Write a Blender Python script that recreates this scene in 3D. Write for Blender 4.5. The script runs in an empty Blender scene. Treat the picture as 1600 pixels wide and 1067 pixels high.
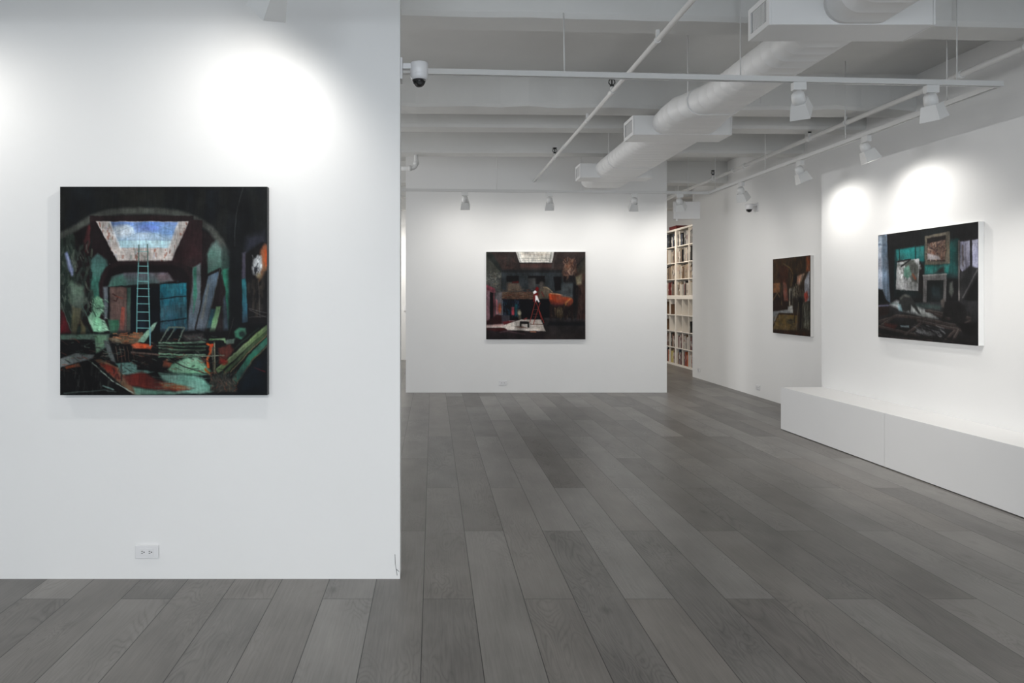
DAY_POWER = 700; REAR_POWER = 150; SIDE_POWER = 150; SPOT_POWER = 60; SPOT_SIZE = 150
CEIL_RGB = (.73, .73, .715); FLOOR_A = (.150, .140, .130); FLOOR_B = (.182, .176, .168); RING_A = .30
K = dict(day=.44, rear=.85, side=.85, far=.50, corner=.55, near=1.15, bump=.43, rfar=.25, left=.42, front=1.7, back=1.1, emis=.4, door=1.9)
import bpy, bmesh, math, random
import numpy as np
from mathutils import Vector, Matrix, Quaternion

# ------------------------------------------------------------------ camera, world, light, exposure
F = 1067.0; CX, CY, HC = 676.0, 464.0, 1.435        # focal length in px, vanishing point, eye height
scene = bpy.context.scene
COL = scene.collection
cam_d = bpy.data.cameras.new('camera'); cam = bpy.data.objects.new('camera', cam_d); COL.objects.link(cam)
cam.location = (0, 0, HC); cam.rotation_euler = (math.pi/2, 0, 0)
cam_d.sensor_width = 36; cam_d.sensor_fit = 'HORIZONTAL'; cam_d.lens = 36*F/1600
cam_d.shift_x = (800-CX)/1600; cam_d.shift_y = (CY-533.5)/1600; cam_d.clip_start = .05; cam_d.clip_end = 100
scene.camera = cam
scene.view_settings.view_transform = 'Standard'; scene.view_settings.look = 'None'
scene.view_settings.exposure = 0.0; scene.view_settings.gamma = 1; scene.view_settings.use_curve_mapping = False
w = bpy.data.worlds.new('world'); scene.world = w; w.use_nodes = True
w.node_tree.nodes['Background'].inputs[0].default_value = (.75, .86, 1, 1)
w.node_tree.nodes['Background'].inputs[1].default_value = 1.0

def area_light(name, loc, rot, sx, sy, power, color):
    d = bpy.data.lights.new(name, 'AREA'); d.shape = 'RECTANGLE'; d.size = sx; d.size_y = sy
    d.energy = power; d.color = color
    o = bpy.data.objects.new(name, d); COL.objects.link(o); o.location = loc; o.rotation_euler = rot
    return o
# daylight through the street windows behind the camera
area_light('window_daylight', (.5, -5.85, 1.75), (math.radians(90), 0, 0), 8.4, 2.7, DAY_POWER*K['day'], (.86, .93, 1.0))
# unseen area lamp added to brighten the rear room behind the left passage
area_light('rear_fill', (-4.85, 12.9, 1.9), (math.radians(90), 0, math.radians(-90)), 3.6, 2.4, REAR_POWER*K['rear'], (1, .98, .95))
# unseen area lamp added behind the near left wall; no window there
area_light('side_fill', (-4.93, 7.0, 1.75), (math.radians(90), 0, math.radians(-90)), 5.0, 2.6, SIDE_POWER*K['side'], (.97, .98, 1.0))

# ------------------------------------------------------------------ helpers
def P(x, y, Y): return Vector(((x-CX)*Y/F, Y, HC-(y-CY)*Y/F))

class MB:
    def __init__(s): s.bm = bmesh.new()
    def box(s, x0, x1, y0, y1, z0, z1, M=None, bevel=0):
        r = bmesh.ops.create_cube(s.bm, size=1)['verts']
        for v in r:
            v.co = Vector(((x0+x1)/2+v.co.x*(x1-x0), (y0+y1)/2+v.co.y*(y1-y0), (z0+z1)/2+v.co.z*(z1-z0)))
        if bevel:
            es = {e for v in r for e in v.link_edges}
            q = bmesh.ops.bevel(s.bm, geom=list(es), offset=bevel, segments=2, profile=.5, affect='EDGES')
            r = list({v for f in q['faces'] for v in f.verts} | {v for v in r if v.is_valid})
        if M is not None:
            for v in r: v.co = M @ v.co
        return s
    def tube(s, pts, r, n=12, caps=True):
        pts = [Vector(p) for p in pts]; rr = r if isinstance(r, (list, tuple)) else [r]*len(pts)
        rings = []; up = None
        for i, p in enumerate(pts):
            a = pts[max(i-1, 0)]; b = pts[min(i+1, len(pts)-1)]
            d = (b-a).normalized()
            if up is None: up = d.orthogonal().normalized()
            up = (up - d*up.dot(d)).normalized(); sd = d.cross(up)
            rings.append([s.bm.verts.new(p + (up*math.cos(2*math.pi*k/n)+sd*math.sin(2*math.pi*k/n))*rr[i]) for k in range(n)])
        for A, B in zip(rings, rings[1:]):
            for k in range(n):
                f = s.bm.faces.new((A[k], A[(k+1) % n], B[(k+1) % n], B[k])); f.smooth = True
        if caps:
            s.bm.faces.new(rings[0][::-1]); s.bm.faces.new(rings[-1])
        return s
    def lathe(s, prof, M=None, n=28, caps=True):
        rings = []
        for (r, z) in prof:
            ring = []
            for k in range(n):
                v = Vector((r*math.cos(2*math.pi*k/n), r*math.sin(2*math.pi*k/n), z))
                ring.append(s.bm.verts.new(M @ v if M is not None else v))
            rings.append(ring)
        for A, B in zip(rings, rings[1:]):
            for k in range(n):
                f = s.bm.faces.new((A[k], A[(k+1) % n], B[(k+1) % n], B[k])); f.smooth = True
        if caps:
            s.bm.faces.new(rings[0][::-1]); s.bm.faces.new(rings[-1])
        return s
    def loft(s, rings, smooth=True, caps=True):
        R = [[s.bm.verts.new(p) for p in ring] for ring in rings]; n = len(R[0])
        for A, B in zip(R, R[1:]):
            for k in range(n):
                f = s.bm.faces.new((A[k], A[(k+1) % n], B[(k+1) % n], B[k])); f.smooth = smooth
        if caps: s.bm.faces.new(R[0][::-1]); s.bm.faces.new(R[-1])
        return s
    def build(s, name, mat, parent=None, loc=None):
        bmesh.ops.recalc_face_normals(s.bm, faces=s.bm.faces)
        me = bpy.data.meshes.new(name); s.bm.to_mesh(me); s.bm.free()
        me.materials.append(mat)
        o = bpy.data.objects.new(name, me); COL.objects.link(o)
        if parent is not None: o.parent = parent
        if loc is not None: o.location = loc
        return o

def thing(name, label, cat, loc=(0, 0, 0), group=None):
    o = bpy.data.objects.new(name, None); COL.objects.link(o); o.empty_display_size = .1
    o.location = loc; o['label'] = label; o['category'] = cat
    if group: o['group'] = group
    return o
def tag(o, label, cat, group=None):
    o['label'] = label; o['category'] = cat
    if group: o['group'] = group
    return o
def struct(o): o['kind'] = 'structure'; return o

# ------------------------------------------------------------------ materials
def nt(name):
    m = bpy.data.materials.new(name); m.use_nodes = True
    t = m.node_tree; return m, t, t.nodes['Principled BSDF']
def lin(c):
    c = np.asarray(c, dtype=float)/255
    return np.where(c <= .04045, c/12.92, ((c+.055)/1.055)**2.4)
def plain(name, rgb, rough=.5, bump=0, scale=60, var=0, metal=0, emit=None):
    m, t, b = nt(name)
    c = (*rgb, 1)
    b.inputs['Base Color'].default_value = c; b.inputs['Roughness'].default_value = rough
    b.inputs['Metallic'].default_value = metal
    tc = t.nodes.new('ShaderNodeTexCoord')
    if var:
        n = t.nodes.new('ShaderNodeTexNoise'); n.inputs['Scale'].default_value = 1.7; n.inputs['Detail'].default_value = 5
        r = t.nodes.new('ShaderNodeMapRange'); r.inputs[1].default_value = .3; r.inputs[2].default_value = .7
        r.inputs[3].default_value = 1-var; r.inputs[4].default_value = 1
        mx = t.nodes.new('ShaderNodeVectorMath'); mx.operation = 'SCALE'; mx.inputs[0].default_value = rgb
        t.links.new(tc.outputs['Object'], n.inputs['Vector']); t.links.new(n.outputs[0], r.inputs[0])
        t.links.new(r.outputs[0], mx.inputs['Scale']); t.links.new(mx.outputs[0], b.inputs['Base Color'])
    if bump:
        n = t.nodes.new('ShaderNodeTexNoise'); n.inputs['Scale'].default_value = scale; n.inputs['Detail'].default_value = 4
        u = t.nodes.new('ShaderNodeBump'); u.inputs['Strength'].default_value = bump; u.inputs['Distance'].default_value = .01
        t.links.new(tc.outputs['Object'], n.inputs['Vector']); t.links.new(n.outputs[0], u.inputs['Height'])
        t.links.new(u.outputs[0], b.inputs['Normal'])
    if emit:
        b.inputs['Emission Color'].default_value = (*emit[0], 1); b.inputs['Emission Strength'].default_value = emit[1]
    return m
M = {}
M['wall'] = plain('white_wall_paint', (.80, .80, .795), .55, .10, 14, .02)
M['ceil'] = plain('white_ceiling_paint', CEIL_RGB, .7, .35, 5, .08)
M['white'] = plain('white_enamel', (.72, .72, .71), .35)
M['duct'] = plain('white_painted_metal', (.78, .78, .775), .45, .05, 30)
M['pipe'] = plain('white_painted_pipe', (.76, .76, .75), .4)
M['bench'] = plain('white_plinth_paint', (.77, .77, .77), .5, .04, 20, .02)
M['case'] = plain('white_laminate', (.74, .70, .64), .4)
M['plastic'] = plain('white_plastic', (.74, .74, .75), .3)
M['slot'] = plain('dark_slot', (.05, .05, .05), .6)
M['black'] = plain('black_plastic', (.008, .008, .008), .35)
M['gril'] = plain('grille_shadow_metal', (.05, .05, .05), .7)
M['canvas'] = plain('white_canvas_edge', (.82, .82, .81), .7)
M['darkedge'] = plain('dark_canvas_edge', (.03, .032, .034), .6)
M['lens'] = plain('lit_led_lens', (.9, .9, .9), .3, emit=((1, .96, .9), 10.0*K['emis']))
M['maroon'] = plain('maroon_card', (.12, .012, .012), .6)
M['track'] = plain('white_track_metal', (.66, .66, .65), .4)
m, t, b = nt('clear_dome'); b.inputs['Roughness'].default_value = .02; b.inputs['IOR'].default_value = 1.35
b.inputs['Transmission Weight'].default_value = 1; M['dome'] = m
m, t, b = nt('window_glass'); b.inputs['Roughness'].default_value = .0
b.inputs['Transmission Weight'].default_value = 1; b.inputs['IOR'].default_value = 1.02; M['glass'] = m

def floor_material():
    m, t, b = nt('grey_oak_planks')
    N, L = t.nodes, t.links
    def math_(op, a, b_=None, c=None):
        n = N.new('ShaderNodeMath'); n.operation = op
        for i, v in enumerate((a, b_, c)):
            if v is None: continue
            if hasattr(v, 'links'): L.new(v, n.inputs[i])
            else: n.inputs[i].default_value = v
        return n.outputs[0]
    def comb(x, y, z):
        n = N.new('ShaderNodeCombineXYZ')
        for i, v in enumerate((x, y, z)):
            if hasattr(v, 'links'): L.new(v, n.inputs[i])
            else: n.inputs[i].default_value = v
        return n.outputs[0]
    tc = N.new('ShaderNodeTexCoord'); sp = N.new('ShaderNodeSeparateXYZ'); L.new(tc.outputs['Object'], sp.inputs[0])
    X, Y = sp.outputs[0], sp.outputs[1]
    u = math_('DIVIDE', math_('ADD', X, .0452), .2395)
    col = math_('FLOOR', u); fu = math_('FRACT', u)
    par = math_('MODULO', math_('ADD', col, 100), 2)
    v = math_('DIVIDE', math_('SUBTRACT', math_('SUBTRACT', Y, 3.246), math_('MULTIPLY', par, .945)), 1.89)
    row = math_('FLOOR', v); fv = math_('FRACT', v)
    wn = N.new('ShaderNodeTexWhiteNoise'); wn.noise_dimensions = '3D'; L.new(comb(col, row, 3.7), wn.inputs['Vector'])
    rnd = wn.outputs['Value']
    # grain
    off = math_('MULTIPLY', rnd, 37.0)
    g1 = N.new('ShaderNodeTexNoise'); g1.inputs['Scale'].default_value = 1; g1.inputs['Detail'].default_value = 6; g1.inputs['Roughness'].default_value = .65
    L.new(comb(math_('MULTIPLY', X, 110), math_('MULTIPLY', Y, 4.0), off), g1.inputs['Vector'])
    g2 = N.new('ShaderNodeTexNoise'); g2.inputs['Scale'].default_value = 1; g2.inputs['Detail'].default_value = 2
    g2.inputs['Distortion'].default_value = .6
    L.new(comb(math_('MULTIPLY', X, 6.5), math_('MULTIPLY', Y, 1.5), off), g2.inputs['Vector'])
    rings = math_('ABSOLUTE', math_('SINE', math_('MULTIPLY', g2.outputs[0], 62)))
    rings = math_('POWER', rings, .6)
    gm = N.new('ShaderNodeTexNoise'); gm.inputs['Scale'].default_value = 1; gm.inputs['Detail'].default_value = 1
    L.new(comb(math_('MULTIPLY', X, 3.5), math_('MULTIPLY', Y, 1.1), math_('ADD', off, 11)), gm.inputs['Vector'])
    gmr = N.new('ShaderNodeMapRange'); gmr.inputs[1].default_value = .42; gmr.inputs[2].default_value = .62; L.new(gm.outputs[0], gmr.inputs[0])
    rings = math_('ADD', .72, math_('MULTIPLY', math_('SUBTRACT', rings, .72), gmr.outputs[0]))
    g3 = N.new('ShaderNodeTexNoise'); g3.inputs['Scale'].default_value = 1; g3.inputs['Detail'].default_value = 3
    L.new(comb(math_('MULTIPLY', X, 5), math_('MULTIPLY', Y, 2.6), math_('ADD', off, 5)), g3.inputs['Vector'])
    # knots
    vo = N.new('ShaderNodeTexVoronoi'); vo.inputs['Scale'].default_value = 1
    L.new(comb(math_('MULTIPLY', X, 3.4), math_('MULTIPLY', Y, 2.2), off), vo.inputs['Vector'])
    kn = N.new('ShaderNodeMapRange'); kn.inputs[1].default_value = .0; kn.inputs[2].default_value = .12; kn.inputs[3].default_value = .55; kn.inputs[4].default_value = 0
    L.new(vo.outputs['Distance'], kn.inputs[0])
    tone = math_('ADD', math_('MULTIPLY', math_('SUBTRACT', rnd, .5), .50),
           math_('ADD', math_('MULTIPLY', math_('SUBTRACT', g1.outputs[0], .5), .75),
           math_('ADD', math_('MULTIPLY', math_('SUBTRACT', rings, .72), RING_A), math_('MULTIPLY', math_('SUBTRACT', g3.outputs[0], .5), .75))))
    tone = math_('SUBTRACT', tone, math_('MULTIPLY', kn.outputs[0], .55))
    mul = math_('ADD', 1.0, tone)
    # seams
    w1 = math_('LESS_THAN', math_('MULTIPLY', math_('MINIMUM', fu, math_('SUBTRACT', 1.0, fu)), .2395), .0019)
    w2 = math_('LESS_THAN', math_('MULTIPLY', math_('MINIMUM', fv, math_('SUBTRACT', 1.0, fv)), 1.89), .0016)
    seam = math_('MAXIMUM', w1, w2)
    mul = math_('MULTIPLY', math_('MAXIMUM', mul, .25), math_('SUBTRACT', 1.0, math_('MULTIPLY', seam, .80)))
    cr = N.new('ShaderNodeMix'); cr.data_type = 'RGBA'
    cr.inputs['A'].default_value = (*FLOOR_A, 1); cr.inputs['B'].default_value = (*FLOOR_B, 1)
    wn2 = N.new('ShaderNodeTexWhiteNoise'); L.new(comb(col, row, 9.1), wn2.inputs['Vector']); L.new(wn2.outputs['Value'], cr.inputs['Factor'])
    sc = N.new('ShaderNodeVectorMath'); sc.operation = 'SCALE'; L.new(cr.outputs['Result'], sc.inputs[0]); L.new(mul, sc.inputs['Scale'])
    L.new(sc.outputs[0], b.inputs['Base Color'])
    rg = math_('ADD', .30, math_('MULTIPLY', g1.outputs[0], .16)); L.new(rg, b.inputs['Roughness'])
    b.inputs['Specular IOR Level'].default_value = .42
    bp = N.new('ShaderNodeBump'); bp.inputs['Strength'].default_value = .25; bp.inputs['Distance'].default_value = .002
    L.new(math_('SUBTRACT', g1.outputs[0], math_('MULTIPLY', seam, 1.5)), bp.inputs['Height']); L.new(bp.outputs[0], b.inputs['Normal'])
    return m
M['floor'] = floor_material()

# ------------------------------------------------------------------ the room
ZD = 3.585          # underside of the deck
ZB = 3.245          # underside of the beams
XR = 4.68
def sbox(name, *a, mat='wall'):
    return struct(MB().box(*a).build(name, M[mat]))
sbox('floor', -5.12, 6.9, -6.12, 16.3, -.12, 0, mat='floor')
sbox('ceiling', -5.12, 6.9, -6.12, 16.3, ZD, ZD+.15, mat='ceil')
sbox('wall_left', -5.0, -.166, 3.476, 3.596, 0, ZD)
sbox('wall_center', -.403, 3.516, 10.25, 10.42, 0, ZD)
sbox('wall_right', XR, XR+.12, -6.0, 12.3, 0, ZD)
sbox('wall_outer', -5.12, -5.0, -6.12, 16.3, 0, ZD)
sbox('wall_back', -5.0, 6.9, 16.18, 16.3, 0, ZD)
sbox('wall_rear', XR+.12, 6.9, 12.18, 12.3, 0, ZD)
sbox('wall_alcove', 5.52, 5.64, 12.3, 16.18, 0, ZD)
# street front with the window openings
fw = MB(); fw.box(-5.0, -3.9, -6.12, -6.0, 0, ZD); fw.box(4.5, XR, -6.12, -6.0, 0, ZD)
fw.box(-3.9, 4.5, -6.12, -6.0, 0, .35); fw.box(-3.9, 4.5, -6.12, -6.0, 3.15, ZD)
struct(fw.build('wall_front', M['wall']))
for k in range(3):
    x0 = -3.9+k*2.8
    wf = MB(); wf.box(x0, x0+.06, -6.1, -6.02, .35, 3.15); wf.box(x0+2.74, x0+2.8, -6.1, -6.02, .35, 3.15)
    wf.box(x0+.06, x0+2.74, -6.1, -6.02, .35, .41); wf.box(x0+.06, x0+2.74, -6.1, -6.02, 3.09, 3.15)
    wo = struct(wf.build('window_%d' % (k+1), M['white']))
    MB().box(x0+.06, x0+2.74, -6.07, -6.05, .41, 3.09).build('pane', M['glass'], wo)
# the shallow projecting wall on the right, its top edge a touch out of level
bw = MB()
ya, yb, xa, xb = -6.0, 7.43, 4.262, 4.232
pr = [[(xb, yb, 0), (XR, yb, 0), (XR, yb, 2.765), (xb, yb, 2.765)], [(xa, ya, 0), (XR, ya, 0), (XR, ya, 2.60), (xa, ya, 2.60)]]
bw.loft(pr, smooth=False); struct(bw.build('wall_projection', M['wall']))
# plaster crack at the foot of the near wall
ck = MB()
for a, b_ in (((617, 866), (617.5, 880)), ((617.5, 880), (619, 889)), ((619, 889), (623.5, 893)), ((619, 889), (620.5, 899))):
    p, q = P(*a, 3.4755), P(*b_, 3.4755); ck.tube([p, q], .0012, 6)
struct(ck.build('trim_9', M['gril']))
# beams across the room
def beam(n, y0l, y0r, depth, xl=-5.0, xr=XR, zb=ZB, seed=0, hump=0.012):
    rnd = random.Random(seed); rings = []
    K = 36
    for i in range(K+1):
        f_ = i/K; x = xl+(xr-xl)*f_; y = y0l+(y0r-y0l)*((x+.2)/(XR+.2))
        j = (rnd.random()-.5)*hump; j2 = (rnd.random()-.5)*hump*1.2; j3 = (rnd.random()-.5)*hump*.6
        rings.append([(x, y+j2, ZD+.02), (x, y+j2, zb+.03+j), (x, y+.02+j2, zb+j*.7), (x, y+depth+j3, zb+j3*.3), (x, y+depth+j3, ZD+.02)])
    o = MB().loft(rings, smooth=False).build('trim_%d' % n, M['ceil']); return struct(o)
beam(1, 4.365, 4.62, .24, seed=1)
beam(2, 6.455, 6.61, .29, seed=2, hump=.03)
beam(3, 7.26, 7.37, .23, seed=3)
beam(4, 8.55, 8.60, .25, seed=4)
beam(5, 10.80, 10.84, .30, seed=5, xr=6.8)
beam(6, 12.35, 12.35, .25, seed=6, xr=6.8)
beam(7, 14.1, 14.1, .25, seed=7, xr=6.8)
beam(8, 2.1, 2.2, .25, seed=8)
beam(10, -.2, -.2, .25, seed=9)
beam(11, -2.6, -2.6, .25, seed=10)
# tall white door at the end of the left passage
dr = struct(MB().box(-1.75, -.5, 15.62, 15.68, 0.0, 3.02).build('door_1', M['white']))
df = MB(); df.box(-1.82, -1.75, 15.60, 15.70, 0, 3.09); df.box(-.5, -.43, 15.60, 15.70, 0, 3.09); df.box(-1.75, -.5, 15.60, 15.70, 3.02, 3.09)
df.build('door_frame', M['white'], dr)
MB().box(-.66, -.60, 15.59, 15.62, 1.12, 1.24).build('door_handle', M['plastic'], dr)
sbox('wall_passage', -5.0, -1.82, 15.60, 15.72, 0, ZD); 
pw = MB(); pw.box(-.43, 1.2, 15.60, 15.72, 0, ZD); pw.box(-1.82, -.43, 15.60, 15.72, 3.09, ZD); struct(pw.build('wall_far', M['wall']))
# ------------------------------------------------------------------ paintings: pigment laid on a fine canvas mesh
class Paint:
    """A canvas of H x W points; shapes are given in an arbitrary frame (x0,y0,x1,y1)."""
    def __init__(s, W, H, frame, bg, seed=0):
        s.W, s.H, s.fr = W, H, frame; s.base = frame
        s.a = np.ones((H, W, 3))*np.array(bg, float)
        s.rng = np.random.RandomState(seed); s.h = None
    def view(s, ox, oy, sc): s.v = (ox, oy, sc); return s     # drawing frame -> base frame
    def T(s, pts):
        ox, oy, sc = s.v; x0, y0, x1, y1 = s.base
        p = np.array(pts, float)/sc+np.array([ox, oy])
        return np.stack([(p[:, 0]-x0)/(x1-x0)*s.W-.5, (p[:, 1]-y0)/(y1-y0)*s.H-.5], 1)
    def unit(s): return s.W/(s.base[2]-s.base[0])/s.v[2]
    def noise(s, sx, sy):
        n = s.rng.rand(max(2, int(s.H/sy)+2), max(2, int(s.W/sx)+2))
        yy = np.linspace(0, n.shape[0]-1.001, s.H); xx = np.linspace(0, n.shape[1]-1.001, s.W)
        yi = yy.astype(int); xi = xx.astype(int); fy = (yy-yi)[:, None]; fx = (xx-xi)[None]
        fy = fy*fy*(3-2*fy); fx = fx*fx*(3-2*fx)
        return n[yi][:, xi]*(1-fy)*(1-fx)+n[yi+1][:, xi]*fy*(1-fx)+n[yi][:, xi+1]*(1-fy)*fx+n[yi+1][:, xi+1]*fy*fx
    def bb(s, p, m):
        x0 = max(0, int(p[:, 0].min()-m)); x1 = min(s.W, int(p[:, 0].max()+m)+2)
        y0 = max(0, int(p[:, 1].min()-m)); y1 = min(s.H, int(p[:, 1].max()+m)+2)
        if x1 <= x0 or y1 <= y0: return None
        Y, X = np.mgrid[y0:y1, x0:x1].astype(float); return x0, x1, y0, y1, X, Y
    @staticmethod
    def segd(X, Y, a, b):
        d = b-a; L = (d**2).sum()+1e-9
        t = np.clip(((X-a[0])*d[0]+(Y-a[1])*d[1])/L, 0, 1)
        return np.hypot(X-a[0]-t*d[0], Y-a[1]-t*d[1]), t
    def put(s, box, al, c, c2=None, g=None, jit=0):
        x0, x1, y0, y1 = box[:4]
        col = np.array(c, float)
        if c2 is not None: col = col+(np.array(c2, float)-col)*g[..., None]
        if jit:
            n = s.jn[y0:y1, x0:x1]; col = col*(1+jit*(n-.5)[..., None]*2)
        r = s.a[y0:y1, x0:x1]; r += (col-r)*al[..., None]
    def poly(s, pts, c, soft=1.0, c2=None, dir='v', alpha=1, jit=.12):
        p = s.T(pts); b = s.bb(p, soft+2)
        if b is None: return s
        X, Y = b[4], b[5]; ins = np.zeros(X.shape, bool); D = np.full(X.shape, 1e9)
        for i in range(len(p)):
            a_, b_ = p[i], p[(i+1) % len(p)]
            D = np.minimum(D, s.segd(X, Y, a_, b_)[0])
            if a_[1] != b_[1]:
                c_ = (a_[1] > Y) != (b_[1] > Y)
                ins ^= c_ & (X < (b_[0]-a_[0])*(Y-a_[1])/(b_[1]-a_[1])+a_[0])
        sd = np.where(ins, D, -D); al = np.clip(.5+sd/max(soft, .01), 0, 1)*alpha
        g = None
        if c2 is not None:
            g = (Y-p[:, 1].min())/(np.ptp(p[:, 1])+1e-6) if dir == 'v' else (X-p[:, 0].min())/(np.ptp(p[:, 0])+1e-6)
            g = np.clip(g, 0, 1)
        s.put(b, al, c, c2, g, jit); return s
    def line(s, pts, c, wd=3, soft=1.0, alpha=1, c2=None, jit=.1, taper=0):
        p = s.T(pts); r = wd*s.unit()/2; b = s.bb(p, r+soft+2)
        if b is None: return s
        D = np.full(b[4].shape, 1e9); G = np.zeros(b[4].shape); n = len(p)-1
        for i in range(n):
            d, t = s.segd(b[4], b[5], p[i], p[i+1]); gg = (i+t)/n
            if taper: d = d+r*taper*gg
            m = d < D; D = np.where(m, d, D); G = np.where(m, gg, G)
        cov = min(1, max(.25, 2*r))          # hairlines keep their weight
        al = np.clip(.5+(max(r, .5)-D)/soft, 0, 1)*alpha*cov
        s.put(b, al, c, c2, G, jit); return s
    def blob(s, x, y, rx, ry, c, soft=.5, alpha=1, rot=0, jit=.15):
        q = s.T([(x, y)])[0]; u = s.unit(); R = max(rx, ry)*u*1.6+2
        b = s.bb(np.array([[q[0]-R, q[1]-R], [q[0]+R, q[1]+R]]), 0)
        if b is None: return s
        dx, dy = b[4]-q[0], b[5]-q[1]; cr, sr = math.cos(rot), math.sin(rot)
        d = np.hypot((dx*cr+dy*sr)/(rx*u+.3), (-dx*sr+dy*cr)/(ry*u+.3))
        s.put(b, np.clip((1+soft/2-d)/max(soft, .01), 0, 1)*alpha, c, jit=jit); return s
    def strokes(s, n, region, pal, L=(6, 22), wd=(1.5, 5), ang=(0, 3.14), alpha=.8):
        x0, y0, x1, y1 = region
        for i in range(n):
            x = s.rng.uniform(x0, x1); y = s.rng.uniform(y0, y1); a = s.rng.uniform(*ang); l = s.rng.uniform(*L)
            c = pal[s.rng.randint(len(pal))]
            dx, dy = math.cos(a)*l/2, math.sin(a)*l/2; k = s.rng.uniform(-.2, .2)*l
            s.line([(x-dx, y-dy), (x+k*.5, y+k*.3), (x+dx, y+dy)], c, s.rng.uniform(*wd), 1, alpha*s.rng.uniform(.6, 1))
        return s
    def finish(s, warp=1.6, lum=.22, dark=1.0, sat=1.0, streak=.10, angle_mix=.5):
        # the brush drags edges about and breaks flat areas up
        u = s.W/300.
        dx = (s.noise(5*u, 9*u)-.5)*2*warp+(s.noise(2*u, 3*u)-.5)*warp; dy = (s.noise(9*u, 5*u)-.5)*2*warp+(s.noise(3*u, 2*u)-.5)*warp
        Y, X = np.mgrid[0:s.H, 0:s.W].astype(float); xs = np.clip(X+dx, 0, s.W-1.001); ys = np.clip(Y+dy, 0, s.H-1.001)
        xi, yi = xs.astype(int), ys.astype(int); fx, fy = (xs-xi)[..., None], (ys-yi)[..., None]; A_ = s.a
        s.a = A_[yi, xi]*(1-fx)*(1-fy)+A_[yi, xi+1]*fx*(1-fy)+A_[yi+1, xi]*(1-fx)*fy+A_[yi+1, xi+1]*fx*fy
        n = 1+(s.noise(26*u, 26*u)-.5)*2*lum+(s.noise(7*u, 12*u)-.5)*lum+(s.noise(1.5*u, 9*u)-.5)*2*streak+(s.noise(9*u, 1.5*u)-.5)*streak
        L = s.a.mean(2, keepdims=True); s.a = L+(s.a-L)*sat*(1+(s.noise(14*u, 14*u)-.5)[..., None]*.5)
        s.a = np.clip(s.a*n[..., None]*dark, 2, 250); s.jn = s.noise(2.2, 2.2); return s
    def start(s): s.jn = s.noise(2.2, 2.2)*.6+s.noise(6, 6)*.4; return s
    def mesh(s, name, w, h, mat, parent):
        """canvas face in local x (width), z (height), facing -y, centred"""
        W, H = s.W, s.H
        xs = np.linspace(-w/2, w/2, W); zs = np.linspace(h/2, -h/2, H)
        XX, ZZ = np.meshgrid(xs, zs); co = np.zeros((H*W, 3), np.float32)
        co[:, 0] = XX.ravel(); co[:, 2] = ZZ.ravel()
        idx = np.arange(H*W).reshape(H, W)
        fc = np.stack([idx[:-1, :-1], idx[1:, :-1], idx[1:, 1:], idx[:-1, 1:]], -1).reshape(-1, 4)
        me = bpy.data.meshes.new(name); me.vertices.add(H*W); me.vertices.foreach_set('co', co.ravel())
        me.loops.add(fc.size); me.loops.foreach_set('vertex_index', fc.ravel().astype(np.int32))
        me.polygons.add(len(fc)); me.polygons.foreach_set('loop_start', np.arange(0, fc.size, 4, dtype=np.int32))
        me.update(); me.validate()
        ca = me.color_attributes.new('pigment', 'FLOAT_COLOR', 'POINT')
        rgba = np.ones((H*W, 4), np.float32); rgba[:, :3] = lin(np.clip(s.a, 0, 255)).reshape(-1, 3)
        ca.data.foreach_set('color', rgba.ravel())
        me.materials.append(mat); o = bpy.data.objects.new(name, me); COL.objects.link(o); o.parent = parent
        return o
def pigment_material():
    m, t, b = nt('oil_paint'); a = t.nodes.new('ShaderNodeAttribute'); a.attribute_name = 'pigment'
    t.links.new(a.outputs['Color'], b.inputs['Base Color'])
    b.inputs['Roughness'].default_value = .5; b.inputs['Specular IOR Level'].default_value = .12
    tc = t.nodes.new('ShaderNodeTexCoord'); n = t.nodes.new('ShaderNodeTexNoise'); n.inputs['Scale'].default_value = 130
    u = t.nodes.new('ShaderNodeBump'); u.inputs['Strength'].default_value = .12; u.inputs['Distance'].default_value = .002
    t.links.new(tc.outputs['Object'], n.inputs['Vector']); t.links.new(n.outputs[0], u.inputs['Height']); t.links.new(u.outputs[0], b.inputs['Normal'])
    return m
M['oil'] = pigment_material()

# ---- the large studio interior with the skylight (near wall)
p = Paint(400, 402, (93.5, 291.5, 418, 617.5), (15, 17, 20), 3).start()
p.view(80, 280, 2.963)
A = p
A.poly([(38, 33), (1003, 33), (1003, 700), (38, 700)], (20, 22, 23), 2, c2=(12, 14, 16))
A.strokes(90, (40, 35, 1000, 250), [(24, 27, 26), (14, 18, 24), (30, 31, 27), (12, 14, 15), (20, 26, 30)], (60, 160), (20, 50), (1.45, 1.7), .45)
A.poly([(300, 40), (560, 40), (520, 125), (320, 120)], (32, 32, 27), 30, alpha=.6)
A.poly([(42, 262), (110, 235), (160, 330), (190, 520), (200, 720), (42, 720)], (46, 58, 50), 6, c2=(28, 38, 34))
A.poly([(110, 235), (210, 190), (330, 168), (520, 165), (640, 195), (740, 260), (790, 340), (790, 680), (120, 680)], (27, 20, 21), 4)
A.poly([(95, 245), (215, 195), (235, 300), (160, 357), (130, 300)], (20, 15, 16), 4)
A.poly([(170, 215), (206, 196), (228, 300), (160, 356), (150, 290)], (74, 30, 32), 5, c2=(58, 22, 24))
A.line([(42, 262), (110, 228), (180, 184), (250, 158), (330, 148), (430, 146), (520, 149), (600, 161), (680, 190), (740, 233), (785, 290), (812, 340)], (66, 69, 64), 30, 6)
A.line([(430, 150), (560, 157), (650, 178)], (72, 76, 72), 14, 8, alpha=.6)
A.line([(42, 262), (100, 232), (150, 204)], (76, 82, 74), 12, 5, alpha=.6)
A.poly([(792, 300), (828, 330), (826, 640), (818, 720), (796, 600)], (50, 62, 58), 5, c2=(40, 96, 82))
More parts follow.
